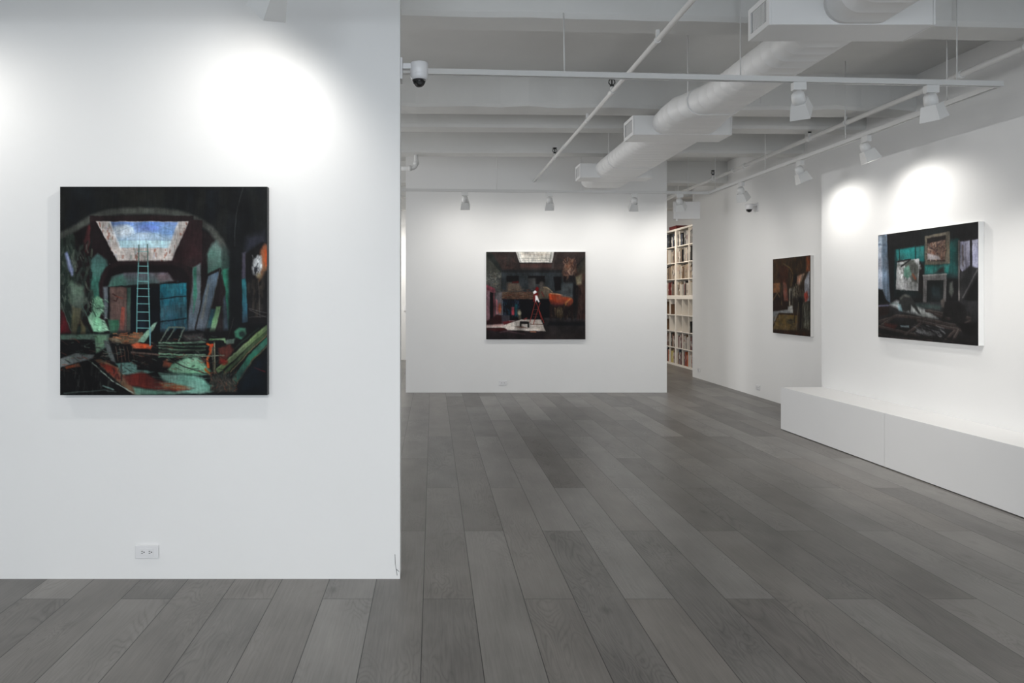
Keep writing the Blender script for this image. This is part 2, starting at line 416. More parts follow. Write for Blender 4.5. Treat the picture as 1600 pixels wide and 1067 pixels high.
A.poly([(790, 420), (822, 410), (822, 600), (816, 640), (800, 560)], (44, 122, 98), 4)
A.poly([(828, 60), (900, 60), (905, 700), (822, 700)], (16, 18, 20), 14)
A.line([(890, 40), (862, 130), (850, 240), (850, 310)], (58, 62, 62), 3, 1.2, .8)
A.poly([(205, 200), (312, 388), (250, 408), (215, 440), (165, 360)], (26, 18, 20), 3)
A.poly([(640, 200), (678, 290), (692, 385), (655, 408), (556, 385)], (46, 28, 30), 3)
A.line([(640, 200), (676, 280), (690, 386)], (84, 66, 62), 2.5, 1, .8)
# skylight
A.poly([(208, 196), (637, 196), (554, 386), (312, 386)], (196, 186, 180), 1)
A.strokes(260, (212, 200, 632, 384), [(150, 84, 66), (210, 205, 205), (170, 130, 116), (226, 222, 220), (140, 150, 140), (126, 60, 46), (200, 196, 214)], (5, 18), (3, 9), (1.2, 1.9), .7)
A.poly([(180, 190), (206, 195), (310, 390), (180, 390)], (26, 18, 20), 1.5)
A.poly([(180, 170), (660, 170), (660, 195), (180, 195)], (34, 24, 25), 1.5)
A.poly([(639, 190), (700, 190), (700, 400), (552, 388)], (44, 27, 29), 1.5)
A.line([(208, 197), (312, 386), (554, 386), (637, 197)], (205, 205, 205), 2, 1, .6)
A.poly([(270, 198), (592, 198), (548, 318), (316, 318)], (104, 142, 214), 2, c2=(176, 208, 226))
A.poly([(286, 222), (350, 208), (378, 222), (392, 250), (440, 246), (556, 258), (550, 316), (318, 316)], (172, 198, 220), 5, alpha=.85)
A.blob(330, 240, 44, 26, (204, 214, 224), .8, .8); A.blob(450, 228, 50, 16, (112, 134, 208), .9, .7); A.blob(540, 238, 32, 26, (120, 160, 214), .9, .7)
A.poly([(300, 284), (560, 284), (548, 316), (318, 316)], (182, 216, 226), 2)
for q in ([(300, 282), (558, 282)], [(332, 280), (430, 236), (548, 278)], [(388, 282), (388, 256)], [(478, 282), (478, 250)], [(432, 200), (432, 240)], [(286, 252), (420, 200)], [(438, 200), (560, 236)]):
    A.line(q, (96, 124, 148), 2, 1, .6)
A.line([(272, 200), (318, 318)], (222, 226, 230), 8, 2, .9); A.line([(590, 200), (546, 318)], (206, 202, 200), 8, 2, .8)
# side niches and back wall
A.poly([(182, 370), (215, 345), (255, 372), (262, 400), (228, 450), (226, 560), (182, 560)], (72, 100, 98), 5, c2=(40, 96, 80))
A.poly([(720, 350), (745, 300), (768, 285), (792, 330), (795, 470), (778, 412), (722, 442)], (92, 118, 112), 6, c2=(62, 104, 90))
A.poly([(228, 660), (226, 480), (250, 420), (300, 390), (590, 388), (640, 420), (655, 480), (655, 660)], (20, 14, 16), 4)
A.line([(232, 650), (230, 480), (262, 410), (312, 388), (560, 386), (620, 408), (648, 450), (656, 560)], (34, 22, 24), 18, 4)
A.poly([(240, 500), (268, 495), (262, 640), (246, 650)], (92, 100, 108), 4)
A.poly([(265, 498), (282, 452), (340, 432), (540, 432), (566, 470), (500, 480), (268, 498)], (104, 100, 112), 4, c2=(70, 110, 104))
A.poly([(266, 497), (280, 456), (330, 440), (350, 470), (340, 497)], (68, 122, 106), 8, alpha=.8)
A.poly([(480, 440), (540, 436), (566, 468), (500, 478)], (120, 96, 100), 8, alpha=.7)
A.poly([(262, 497), (640, 480), (640, 720), (262, 720)], (16, 15, 17), 2)
A.poly([(272, 498), (350, 500), (350, 720), (272, 720)], (98, 74, 68), 3, c2=(70, 58, 56))
A.line([(285, 530), (310, 545), (300, 565), (290, 560)], (46, 24, 22), 5, 2); A.line([(300, 540), (330, 552)], (120, 60, 46), 4, 2)
A.poly([(326, 592), (341, 592), (336, 700), (318, 700)], (132, 62, 50), 2, c2=(90, 60, 56))
A.poly([(351, 500), (370, 500), (368, 715), (350, 715)], (52, 82, 72), 3, c2=(60, 58, 54))
A.poly([(371, 498), (503, 498), (503, 730), (368, 730)], (8, 12, 18), 2)
A.poly([(402, 560), (440, 560), (440, 700), (402, 700)], (20, 30, 42), 10, alpha=.8)
A.poly([(504, 484), (627, 478), (630, 706), (504, 724)], (28, 106, 122), 2, c2=(42, 62, 76))
A.strokes(70, (508, 488, 622, 700), [(38, 118, 132), (24, 84, 100), (46, 74, 88), (30, 60, 72), (50, 130, 140)], (14, 46), (5, 14), (1.4, 1.75), .45)
A.line([(506, 556), (560, 546), (624, 540)], (14, 22, 28), 5, 1.5); A.line([(506, 660), (560, 652), (624, 642)], (14, 20, 26), 5, 1.5); A.line([(506, 560), (600, 548)], (90, 110, 116), 1.5, 1, .5)
A.line([(506, 484), (627, 478)], (14, 18, 20), 4, 1.5)
A.poly([(656, 408), (692, 388), (695, 560), (668, 700), (630, 706), (640, 600), (652, 520)], (124, 134, 136), 4, c2=(72, 84, 96))
A.poly([(658, 410), (672, 402), (676, 540), (658, 620)], (58, 124, 104), 3)
# leaning panels
A.poly([(700, 380), (722, 350), (724, 440), (690, 560)], (26, 18, 19), 4)
A.poly([(722, 440), (784, 408), (790, 420), (726, 712), (664, 696)], (26, 22, 22), 2)
A.poly([(726, 450), (774, 426), (776, 436), (712, 708), (672, 694)], (88, 108, 126), 2, c2=(72, 78, 86))
A.line([(728, 490), (700, 640)], (120, 118, 104), 8, 5, .7); A.line([(782, 414), (716, 708)], (150, 150, 140), 1.8, 1, .6)
A.poly([(790, 440), (806, 500), (815, 700), (760, 720)], (36, 28, 29), 3)
A.poly([(796, 560), (806, 540), (820, 700), (796, 724)], (58, 70, 82), 4)
A.poly([(764, 590), (788, 588), (748, 742), (722, 744)], (112, 156, 104), 2, c2=(86, 124, 92))
A.poly([(740, 600), (762, 600), (738, 690), (720, 690)], (44, 84, 96), 4, alpha=.8)
# far right figure
A.poly([(884, 462), (902, 458), (912, 660), (886, 666)], (34, 112, 120), 2, c2=(44, 66, 84))
A.poly([(884, 340), (902, 335), (902, 458), (884, 462)], (76, 72, 88), 3)
A.poly([(896, 340), (905, 270), (990, 240), (1000, 290)], (46, 48, 60), 14, alpha=.9)
A.poly([(900, 345), (980, 290), (1003, 300), (1003, 668), (914, 668)], (22, 20, 21), 4)
A.poly([(968, 330), (990, 300), (1002, 306), (1000, 420), (962, 476)], (158, 84, 52), 5, c2=(116, 84, 56))
A.line([(992, 330), (996, 400)], (176, 70, 34), 8, 3, .8)
A.poly([(938, 372), (956, 350), (976, 360), (978, 410), (962, 450), (936, 440), (930, 410)], (176, 180, 182), 4)
A.blob(948, 420, 8, 16, (30, 32, 40), .6); A.blob(960, 445, 12, 12, (150, 130, 90), .8, .8)
A.strokes(26, (934, 355, 978, 450), [(230, 232, 232), (60, 60, 66), (150, 150, 152), (20, 20, 24)], (6, 18), (2, 5), (1, 2.2), .8)
A.strokes(30, (915, 450, 1000, 620), [(60, 54, 46), (76, 68, 56), (36, 32, 30), (24, 22, 22)], (20, 60), (8, 16), (1.4, 1.8), .4)
for q in ([(916, 598), (1003, 620)], [(916, 640), (1003, 632)], [(960, 470), (968, 640)], [(918, 604), (1000, 640)]): A.line(q, (120, 116, 112), 1.8, 1, .7)
# left figures and bust
A.strokes(150, (42, 300, 190, 640), [(56, 70, 60), (30, 40, 36), (80, 92, 78), (20, 26, 24), (44, 58, 52), (96, 104, 92), (16, 18, 18)], (14, 60), (5, 15), (1.1, 2.1), .7)
A.poly([(62, 345), (74, 338), (104, 420), (98, 450), (80, 420)], (112, 126, 168), 4); A.line([(72, 350), (98, 440)], (150, 160, 196), 5, 3)
A.poly([(86, 470), (150, 500), (160, 570), (130, 600), (95, 580)], (86, 104, 90), 8, alpha=.9)
A.poly([(98, 590), (138, 600), (132, 660), (118, 700), (112, 800), (96, 800), (94, 690)], (88, 88, 62), 4, c2=(64, 60, 46))
A.poly([(132, 640), (160, 690), (160, 780), (192, 806), (130, 806), (138, 700)], (92, 86, 58), 4, c2=(70, 66, 48))
A.poly([(42, 600), (62, 620), (92, 716), (42, 716)], (78, 20, 26), 4)
A.line([(44, 570), (92, 700)], (84, 92, 84), 3, 1); A.line([(140, 580), (206, 706)], (62, 90, 80), 4, 1.5); A.line([(150, 640), (190, 712)], (20, 18, 18), 10, 2)
A.poly([(196, 552), (214, 540), (236, 552), (244, 580), (240, 612), (222, 640), (250, 660), (266, 698), (230, 712), (196, 704), (176, 660), (172, 636), (190, 610), (188, 575)], (104, 156, 122), 3, c2=(128, 184, 148))
A.strokes(60, (180, 548, 262, 704), [(160, 206, 172), (60, 104, 78), (120, 176, 140), (40, 74, 58), (178, 220, 190)], (8, 24), (2, 5), (.2, 1.2), .6)
A.line([(196, 560), (190, 600), (206, 634)], (40, 70, 56), 5, 2); A.line([(212, 598), (238, 594)], (36, 60, 50), 4, 1.5)
A.poly([(262, 650), (312, 650), (316, 680), (300, 730), (276, 730)], (44, 88, 66), 3)
# mess on the floor
A.poly([(42, 716), (1003, 690), (1003, 997), (42, 997)], (14, 14, 15), 10)
A.poly([(42, 720), (270, 716), (262, 770), (212, 806), (204, 740), (42, 742)], (70, 92, 80), 4)
A.poly([(200, 725), (256, 722), (250, 760), (208, 804)], (96, 134, 106), 4)
A.poly([(42, 830), (110, 806), (200, 812), (190, 830), (110, 850), (42, 870)], (98, 104, 104), 3)
A.poly([(60, 868), (128, 850), (134, 866), (70, 878)], (116, 56, 34), 3)
A.poly([(240, 745), (266, 750), (300, 850), (276, 840)], (70, 76, 76), 3)
A.poly([(262, 738), (400, 712), (440, 730), (400, 760), (290, 756)], (92, 78, 60), 4)
A.strokes(40, (280, 712, 420, 760), [(140, 104, 78), (96, 70, 52), (170, 96, 60), (60, 60, 50)], (12, 40), (3, 7), (-.2, .2), .8)
A.poly([(370, 766), (400, 756), (470, 770), (460, 784), (380, 782)], (196, 76, 40), 3)
A.poly([(400, 750), (472, 670), (490, 660), (478, 690), (430, 756)], (124, 162, 140), 2)
for x in (300, 318, 336, 352, 376): A.line([(x, 775), (x+10, 840)], (70, 52, 44), 4, 1.5)
A.poly([(380, 800), (470, 806), (470, 850), (392, 840)], (22, 16, 16), 3)
A.line([(372, 800), (500, 812)], (96, 78, 70), 7, 2)
A.poly([(200, 834), (226, 832), (330, 880), (360, 940), (420, 997), (380, 997), (300, 930)], (96, 72, 54), 3)
A.poly([(212, 845), (300, 870), (330, 930), (300, 925)], (92, 34, 26), 4)
A.line([(190, 848), (280, 930), (380, 990)], (128, 140, 130), 5, 1.5)
A.poly([(300, 852), (370, 844), (400, 862), (396, 880), (480, 890), (440, 900), (330, 902)], (84, 124, 116), 3)
A.poly([(330, 910), (420, 890), (500, 930), (570, 940), (660, 968), (600, 985), (470, 975), (360, 950)], (92, 34, 28), 6)
A.poly([(500, 940), (600, 945), (655, 966), (600, 975), (520, 968)], (140, 76, 48), 5)
A.poly([(500, 900), (640, 905), (700, 920), (742, 960), (735, 985), (560, 990), (660, 968), (520, 930)], (98, 148, 132), 6)
A.poly([(380, 960), (470, 975), (600, 985), (560, 997), (390, 997)], (84, 124, 108), 5)
A.poly([(540, 880), (560, 856), (640, 820), (690, 828), (742, 890), (700, 905), (560, 898)], (94, 140, 112), 5)
A.poly([(620, 830), (680, 824), (730, 880), (600, 884)], (116, 160, 130), 12, alpha=.6)
A.poly([(500, 895), (735, 898), (735, 908), (500, 905)], (48, 76, 66), 3, alpha=.8)
A.line([(540, 830), (620, 868), (735, 905)], (36, 36, 32), 5, 1.5); A.line([(535, 835), (520, 860)], (110, 56, 36), 8, 3)
A.poly([(520, 840), (560, 850), (550, 868), (524, 868)], (112, 54, 36), 4)
for k, (ya_, yb_) in enumerate(((756, 752), (768, 772), (782, 790), (796, 786), (806, 812), (820, 816))):
    A.line([(500, ya_), (600, (ya_+yb_)/2+4), (712, yb_)], [(110, 148, 120), (66, 92, 74), (90, 118, 96), (44, 52, 44)][k % 4], 7, 2)
for q in ([(505, 752), (545, 684), (618, 686), (590, 748)], [(536, 748), (574, 686)]): A.line(q, (94, 108, 96), 6, 1.5)
A.poly([(515, 746), (548, 692), (568, 692), (535, 746)], (12, 14, 16), 2); A.poly([(548, 746), (582, 692), (606, 692), (586, 746)], (12, 14, 16), 2)
A.poly([(612, 720), (700, 716), (720, 748), (620, 748)], (76, 70, 70), 8, alpha=.8)
# right side timber pile
for q, c, wd in (([(1000, 684), (880, 790), (775, 885)], (96, 118, 78), 22), ([(985, 690), (870, 790), (768, 878)], (130, 154, 106), 6), ([(1000, 705), (900, 800), (800, 900)], (58, 76, 50), 14),
                 ([(1003, 716), (915, 800), (830, 892)], (128, 118, 78), 4), ([(1003, 742), (920, 830), (848, 935)], (40, 104, 84), 26), ([(1003, 768), (930, 840), (862, 940)], (80, 74, 52), 6),
                 ([(960, 690), (850, 780), (760, 850)], (30, 42, 36), 8)):
    A.line(q, c, wd, 2)
A.poly([(870, 960), (1003, 790), (1003, 995), (850, 995)], (10, 14, 18), 12)
A.line([(942, 872), (990, 890)], (96, 26, 30), 6, 2); A.poly([(880, 900), (960, 850), (970, 960), (880, 980)], (14, 26, 38), 20, alpha=.8)
A.poly([(848, 705), (872, 686), (900, 690), (902, 716), (880, 740), (852, 730)], (66, 124, 100), 4); A.blob(884, 716, 14, 12, (20, 24, 26), .8, .8)
A.poly([(800, 745), (850, 735), (846, 760), (812, 766)], (100, 126, 112), 3)
A.line([(735, 742), (804, 740), (806, 754)], (110, 152, 104), 8, 2)
for q, c in (([(722, 760), (742, 770), (738, 800), (722, 830), (728, 870)], (206, 88, 34)), ([(746, 765), (735, 790)], (180, 60, 30)), ([(716, 880), (735, 900)], (150, 90, 40))): A.line(q, c, 10, 2.5)
A.poly([(776, 780), (830, 762), (846, 790), (800, 850), (776, 850)], (96, 44, 36), 5); A.blob(800, 845, 18, 14, (140, 34, 26), .7, .8)
A.line([(756, 755), (758, 900)], (126, 124, 100), 7, 1.5); A.line([(744, 780), (752, 890)], (96, 92, 76), 5, 1.5); A.line([(680, 820), (800, 814)], (120, 128, 108), 5, 1.5)
A.line([(820, 740), (846, 640)], (90, 84, 76), 2, 1, .6)
A.poly([(736, 905), (790, 900), (850, 930), (860, 985), (740, 985)], (48, 48, 44), 6)
A.strokes(110, (736, 890, 860, 985), [(70, 66, 56), (24, 26, 26), (96, 84, 70), (44, 60, 54), (120, 62, 44)], (8, 24), (2, 5), (.6, 2.6), .7)
A.strokes(320, (45, 725, 800, 900), [(60, 74, 64), (24, 24, 24), (96, 112, 98), (110, 54, 38), (16, 18, 18), (44, 56, 52), (76, 50, 42), (12, 14, 15), (84, 110, 98)], (8, 34), (2, 6), (-.5, .7), .6)
A.strokes(90, (45, 870, 330, 990), [(10, 10, 11), (24, 22, 22), (46, 48, 46), (14, 16, 18)], (16, 50), (3, 9), (1.2, 1.9), .6)
A.strokes(60, (490, 900, 735, 990), [(110, 158, 142), (80, 124, 110), (120, 166, 150)], (20, 60), (3, 8), (-.15, .2), .35)
A.line([(60, 990), (250, 975), (300, 985)], (90, 110, 104), 5, 2, .6); A.line([(240, 955), (290, 975)], (96, 122, 116), 7, 2)
# ladder
A.finish(.75, .24, .92, .88)
for q in ([(406, 305), (404, 400), (398, 560), (396, 708)], [(446, 302), (448, 400), (454, 600), (458, 770)]): A.line(q, (104, 160, 160), 4.5, 1.2)
for yy in (334, 402, 434, 472, 506, 542, 576, 614, 654, 688): A.line([(402 if yy < 500 else 398, yy), (449 if yy < 500 else 455, yy+1)], (116, 172, 170), 3.5, 1.1)
A.line([(406, 305), (405, 385)], (70, 90, 84), 4.5, 1.2); A.line([(446, 302), (447, 385)], (70, 90, 84), 4.5, 1.2)
A.line([(460, 690), (458, 770)], (96, 140, 150), 4, 1.2)
p1 = p

# ---- the dark hall with skylight, ladder and ox (centre wall); drawn in the frame of a x6.279 view
p = Paint(310, 273, (759.6, 393.6, 914.7, 530), (28, 26, 27), 5).start(); p.view(740, 380, 6.279); B = p
B.poly([(123, 85), (1097, 85), (1097, 290), (123, 290)], (50, 40, 38), 3)
B.strokes(120, (200, 90, 900, 260), [(60, 44, 42), (44, 38, 36), (54, 46, 42), (70, 48, 44), (38, 36, 35)], (20, 70), (8, 18), (0, 3.1), .5)
B.poly([(123, 85), (170, 90), (280, 270), (270, 480), (123, 480)], (62, 64, 54), 5, c2=(70, 72, 70))
B.strokes(120, (126, 290, 262, 440), [(96, 98, 92), (130, 130, 122), (60, 62, 60), (80, 82, 84), (46, 50, 50), (110, 100, 88)], (12, 40), (5, 12), (0, 3.1), .6)
B.poly([(145, 88), (190, 110), (282, 262), (270, 290), (130, 130)], (34, 38, 36), 5)
B.poly([(270, 262), (870, 262), (870, 290), (275, 290)], (28, 30, 32), 4)
B.poly([(275, 288), (900, 290), (900, 550), (275, 550)], (44, 50, 54), 4)
B.line([(400, 88), (450, 200), (455, 260)], (40, 34, 34), 20, 5); B.line([(820, 90), (780, 190), (775, 240)], (62, 54, 52), 18, 5)
B.poly([(455, 205), (765, 205), (765, 240), (455, 240)], (70, 46, 42), 4)
# skylight
B.poly([(415, 85), (790, 85), (768, 192), (452, 192)], (214, 214, 208), 3)
B.poly([(458, 88), (752, 88), (744, 185), (474, 180)], (232, 226, 214), 3)
B.line([(430, 95), (462, 185)], (120, 120, 116), 6, 2); B.line([(760, 95), (745, 185)], (150, 150, 142), 14, 4)
for y_, c_ in ((112, (222, 206, 190)), (150, (160, 162, 150)), (168, (170, 172, 168))): B.line([(474, y_), (745, y_)], c_, 6, 2)
# windows and balcony
for a_ in ([(325, 322), (445, 322), (445, 390), (325, 378)], [(535, 322), (698, 322), (698, 405), (610, 400), (600, 345), (535, 345)], [(782, 330), (860, 330), (860, 460), (800, 470)]): B.poly(a_, (14, 12, 14), 3)
B.poly([(540, 345), (610, 345), (610, 450), (540, 450)], (70, 68, 66), 8, alpha=.7)
B.poly([(345, 385), (445, 395), (480, 470), (330, 480), (330, 400)], (92, 76, 64), 8)
B.poly([(380, 375), (440, 372), (440, 392), (380, 392)], (70, 14, 14), 4)
B.poly([(275, 478), (660, 482), (660, 550), (275, 550)], (96, 70, 52), 5, c2=(82, 58, 46))
B.strokes(120, (280, 450, 690, 548), [(116, 80, 58), (70, 50, 40), (128, 96, 74), (60, 34, 30), (96, 60, 40), (110, 44, 30)], (10, 34), (4, 10), (-.4, .4), .6)
B.poly([(280, 550), (745, 550), (745, 745), (470, 745), (360, 770), (280, 700)], (8, 8, 13), 3)
B.strokes(120, (290, 555, 450, 720), [(20, 34, 66), (12, 20, 40), (60, 80, 110), (16, 60, 80), (30, 40, 60), (14, 14, 24)], (10, 40), (4, 11), (1.1, 2), .6)
B.poly([(372, 625), (398, 625), (398, 705), (374, 705)], (168, 66, 76), 4); B.poly([(404, 600), (430, 600), (430, 700), (408, 720)], (18, 74, 84), 5)
B.poly([(430, 645), (465, 650), (468, 745), (440, 745)], (66, 62, 52), 4); B.blob(450, 682, 16, 20, (150, 144, 120), .8)
# left: red frame, pillar, chest
B.poly([(126, 415), (205, 445), (215, 700), (215, 770), (126, 790)], (120, 62, 72), 4, c2=(96, 48, 56))
B.poly([(128, 460), (162, 470), (160, 750), (128, 760)], (158, 122, 132), 4, c2=(120, 84, 92)); B.poly([(162, 478), (195, 490), (195, 745), (160, 750)], (14, 10, 12), 3)
B.line([(126, 418), (200, 450), (210, 480)], (140, 66, 80), 20, 4)
B.poly([(215, 480), (280, 480), (280, 710), (215, 705)], (96, 92, 96), 5); B.line([(225, 560), (232, 690)], (196, 110, 120), 14, 5); B.blob(258, 640, 14, 46, (170, 74, 44), .8, .9)
B.line([(284, 560), (286, 700)], (120, 130, 146), 5, 2)
B.poly([(126, 770), (230, 700), (275, 705), (275, 800), (126, 830)], (42, 12, 14), 5)
B.poly([(276, 708), (355, 706), (356, 770), (276, 800)], (52, 48, 56), 3)
# floor
B.poly([(126, 800), (340, 790), (700, 860), (1097, 780), (1097, 942), (126, 942)], (40, 30, 34), 6, c2=(34, 26, 29))
B.poly([(690, 730), (1097, 730), (1097, 942), (690, 942)], (40, 38, 40), 6, c2=(44, 36, 36))
B.poly([(740, 770), (1090, 770), (1090, 806), (720, 806)], (20, 20, 25), 5)
B.line([(700, 742), (860, 735), (1090, 745)], (60, 60, 66), 12, 6, .8)
B.poly([(128, 810), (290, 800), (420, 760), (470, 748), (660, 748), (706, 862), (600, 858), (330, 852), (300, 830), (128, 828)], (218, 206, 196), 3)
B.poly([(128, 800), (300, 790), (300, 812), (128, 826)], (190, 150, 146), 5, alpha=.8)
B.poly([(126, 832), (300, 828), (330, 850), (220, 862), (126, 850)], (70, 22, 24), 5)
B.poly([(280, 770), (420, 748), (380, 770), (300, 800)], (110, 30, 34), 5, alpha=.8)
B.poly([(500, 752), (560, 752), (545, 855), (520, 850)], (228, 222, 214), 10, alpha=.6)
B.line([(556, 792), (690, 796)], (90, 54, 44), 6, 2); B.line([(556, 866), (610, 868)], (176, 110, 80), 10, 3); B.line([(500, 745), (520, 735)], (160, 60, 56), 12, 4)
B.line([(260, 872), (330, 860), (500, 890)], (120, 84, 90), 8, 5, .7)
# stool
B.poly([(455, 765), (545, 768), (545, 828), (530, 826), (528, 792), (470, 790), (468, 826), (453, 822)], (20, 14, 14), 2); B.poly([(405, 815), (470, 812), (530, 832), (450, 832)], (110, 72, 60), 5, alpha=.8)
B.line([(350, 760), (405, 760)], (200, 192, 190), 4, 1.5); B.line([(408, 745), (408, 775)], (30, 20, 24), 4, 1.5)
# ladder and figure
# grey ox-like group and orange bull
B.poly([(640, 470), (660, 390), (690, 420), (740, 440), (760, 500), (730, 540), (650, 545)], (96, 84, 70), 6); B.blob(670, 410, 26, 32, (84, 76, 70), .8)
B.line([(684, 432), (720, 434), (772, 478)], (166, 146, 116), 8, 3); B.line([(668, 480), (690, 520)], (112, 40, 34), 10, 4)
B.poly([(738, 500), (760, 488), (830, 502), (930, 518), (978, 545), (975, 580), (930, 640), (890, 650), (920, 590), (840, 608), (760, 596), (742, 560)], (176, 66, 30), 5, c2=(108, 46, 34))
B.line([(755, 492), (840, 502), (940, 522)], (206, 146, 108), 9, 4); B.line([(746, 505), (760, 545)], (220, 80, 36), 14, 5); B.line([(950, 540), (905, 585), (895, 640)], (196, 112, 44), 12, 4)
B.poly([(760, 580), (880, 590), (860, 640), (790, 650)], (74, 32, 34), 10, alpha=.8)
B.poly([(745, 610), (980, 620), (985, 735), (745, 735)], (26, 18, 18), 10, alpha=.9)
B.blob(845, 680, 30, 44, (116, 96, 60), .9, .9); B.line([(800, 640), (800, 700)], (110, 84, 60), 8, 3)
B.strokes(60, (750, 620, 980, 735), [(16, 12, 14), (50, 34, 32), (96, 80, 56), (30, 26, 28)], (14, 44), (4, 10), (1.2, 1.9), .6)
for x_ in (762, 905, 970): B.line([(x_, 620), (x_-6, 745)], (34, 20, 20), 14, 4)
# right: hanging carcass and statues
B.poly([(866, 400), (980, 390), (978, 540), (866, 520)], (66, 74, 78), 10); B.poly([(975, 380), (1020, 420), (1010, 600), (978, 600)], (16, 16, 18), 6)
B.poly([(1000, 300), (1095, 190), (1095, 745), (1010, 745), (1030, 460)], (70, 50, 42), 6, c2=(54, 32, 30))
B.poly([(1000, 330), (1060, 300), (1060, 400), (1010, 410)], (120, 112, 90), 8); B.line([(1060, 440), (1050, 740)], (84, 58, 50), 12, 5); B.line([(1000, 240), (1096, 130)], (28, 32, 30), 10, 4)
B.poly([(1096, 85), (1097, 300), (1030, 300), (1000, 260), (1094, 150)], (66, 64, 54), 8, alpha=.7)
B.poly([(880, 240), (930, 160), (985, 150), (1010, 250), (990, 310), (940, 320), (890, 380), (870, 300)], (98, 70, 56), 8)
B.strokes(90, (880, 150, 1010, 320), [(130, 94, 78), (84, 56, 46), (54, 34, 34), (150, 116, 96), (40, 28, 32), (110, 60, 40)], (14, 44), (5, 12), (.9, 2.3), .6)
B.poly([(885, 320), (915, 330), (900, 390), (880, 380)], (18, 14, 16), 5); B.poly([(935, 320), (975, 320), (965, 370), (940, 366)], (20, 18, 22), 5)
B.strokes(50, (1010, 420, 1095, 740), [(84, 52, 44), (46, 28, 26), (100, 72, 60), (30, 22, 22)], (30, 80), (5, 12), (1.4, 1.8), .5)
B.finish(.55, .24, .84, .86)
for q in ([(606, 570), (552, 775)], [(652, 585), (586, 792)], [(610, 570), (690, 780)], [(640, 660), (668, 750)]): B.line(q, (128, 44, 38), 6, 1.5)
for yy in (695, 722, 650): B.line([(585, yy), (628, yy)], (96, 60, 56), 4, 1.2)
B.poly([(602, 450), (622, 425), (640, 440), (636, 470), (612, 475)], (92, 12, 14), 3); B.poly([(582, 478), (604, 462), (620, 478), (612, 500), (590, 502)], (238, 236, 238), 3)
B.poly([(590, 500), (632, 480), (634, 506), (620, 520), (604, 570), (584, 576)], (96, 18, 18), 3); B.poly([(604, 514), (622, 512), (648, 572), (640, 582), (620, 556), (606, 578)], (236, 232, 234), 3)
p2 = p

# ---- the brown workshop (far right wall); frame = rectified unit canvas 0..400 x 0..430
def rect_pts(quad, pts):
    """points of a foreshortened view (quad tl,tr,bl,br) -> 0..400 x 0..430, perspective along x by height ratio"""
    (x0, t0), (x1, t1), (_, b0), (_, b1) = quad; h0, h1 = b0-t0, b1-t1; out = []
    for x, y in pts:
        s_ = (x-x0)/(x1-x0); hh = h0+(h1-h0)*s_; tt = t0+(t1-t0)*s_
        U = 1-(1/hh-1/h1)/(1/h0-1/h1)
        out.append((U*400, (y-tt)/hh*430))
    return out
class Fore:
    def __init__(s, p, quad): s.p = p; s.q = quad
    def poly(s, pts, *a, **k): s.p.poly(rect_pts(s.q, pts), *a, **k)
    def line(s, pts, c, wd, *a, **k): s.p.line(rect_pts(s.q, pts), c, wd, *a, **k)
    def strokes(s, n, region, pal, L, wd, ang=(0, 3.1), alpha=.6):
        (a, b_), (c, d) = rect_pts(s.q, [(region[0], region[1]), (region[2], region[3])])
        s.p.strokes(n, (a, b_, c, d), pal, L, wd, ang, alpha)
p = Paint(180, 194, (0, 0, 400, 430), (44, 32, 22), 8).start(); p.view(0, 0, 1)
C = Fore(p, ((118, 168), (510, 125), (118, 935), (503, 970)))
C.poly([(118, 160), (512, 120), (512, 400), (118, 420)], (50, 36, 24), 3)
C.strokes(120, (120, 180, 500, 420), [(66, 44, 26), (40, 28, 18), (78, 52, 32), (30, 24, 18), (52, 44, 28)], (40, 110), (8, 18), (1.4, 1.75), .5)
C.poly([(180, 240), (275, 230), (275, 420), (180, 420)], (58, 32, 22), 4); C.line([(230, 215), (300, 260), (330, 330), (310, 440)], (92, 72, 44), 7, 3)
C.poly([(465, 140), (510, 130), (508, 290), (465, 300)], (112, 56, 28), 5)
C.poly([(118, 418), (195, 415), (192, 520), (118, 520)], (118, 78, 48), 3); C.poly([(118, 520), (290, 520), (280, 690), (118, 712)], (36, 22, 16), 4)
C.line([(120, 590), (165, 520), (190, 560)], (120, 92, 62), 9, 4); C.line([(205, 510), (212, 640)], (76, 60, 44), 10, 4)
C.poly([(225, 400), (262, 430), (278, 600), (235, 600), (225, 500)], (126, 72, 58), 5)
C.poly([(285, 480), (325, 460), (330, 670), (285, 670)], (84, 80, 70), 4); C.poly([(300, 500), (318, 500), (320, 640), (300, 640)], (34, 28, 24), 3); C.line([(297, 470), (292, 640)], (176, 168, 150), 5, 2)
C.poly([(118, 712), (280, 690), (330, 690), (330, 730), (180, 730), (118, 860)], (122, 126, 128), 4); C.poly([(275, 660), (325, 650), (325, 720), (275, 700)], (150, 150, 146), 4)
C.poly([(332, 330), (372, 322), (365, 440), (332, 460)], (20, 16, 14), 3); C.poly([(370, 345), (410, 325), (445, 318), (425, 370), (380, 450), (368, 420)], (196, 146, 120), 5); C.line([(430, 330), (400, 420)], (100, 84, 70), 12, 4)
C.strokes(60, (330, 440, 440, 600), [(120, 116, 100), (60, 54, 46), (150, 140, 118), (30, 26, 24), (90, 84, 72)], (14, 44), (4, 10), (1, 2.1), .7)
C.poly([(330, 560), (440, 560), (440, 720), (330, 720)], (40, 34, 30), 8, alpha=.8)
C.poly([(445, 400), (480, 310), (500, 295), (498, 600), (450, 615)], (140, 142, 150), 4); C.poly([(445, 520), (475, 500), (488, 560), (470, 612), (446, 605)], (176, 66, 50), 5); C.line([(495, 300), (480, 420)], (180, 184, 192), 8, 3)
C.poly([(440, 620), (503, 600), (500, 900), (430, 880)], (60, 58, 48), 5); C.strokes(40, (430, 620, 500, 860), [(90, 90, 78), (40, 36, 30), (120, 120, 108), (30, 28, 24)], (20, 60), (5, 10), (1.3, 1.9), .6)
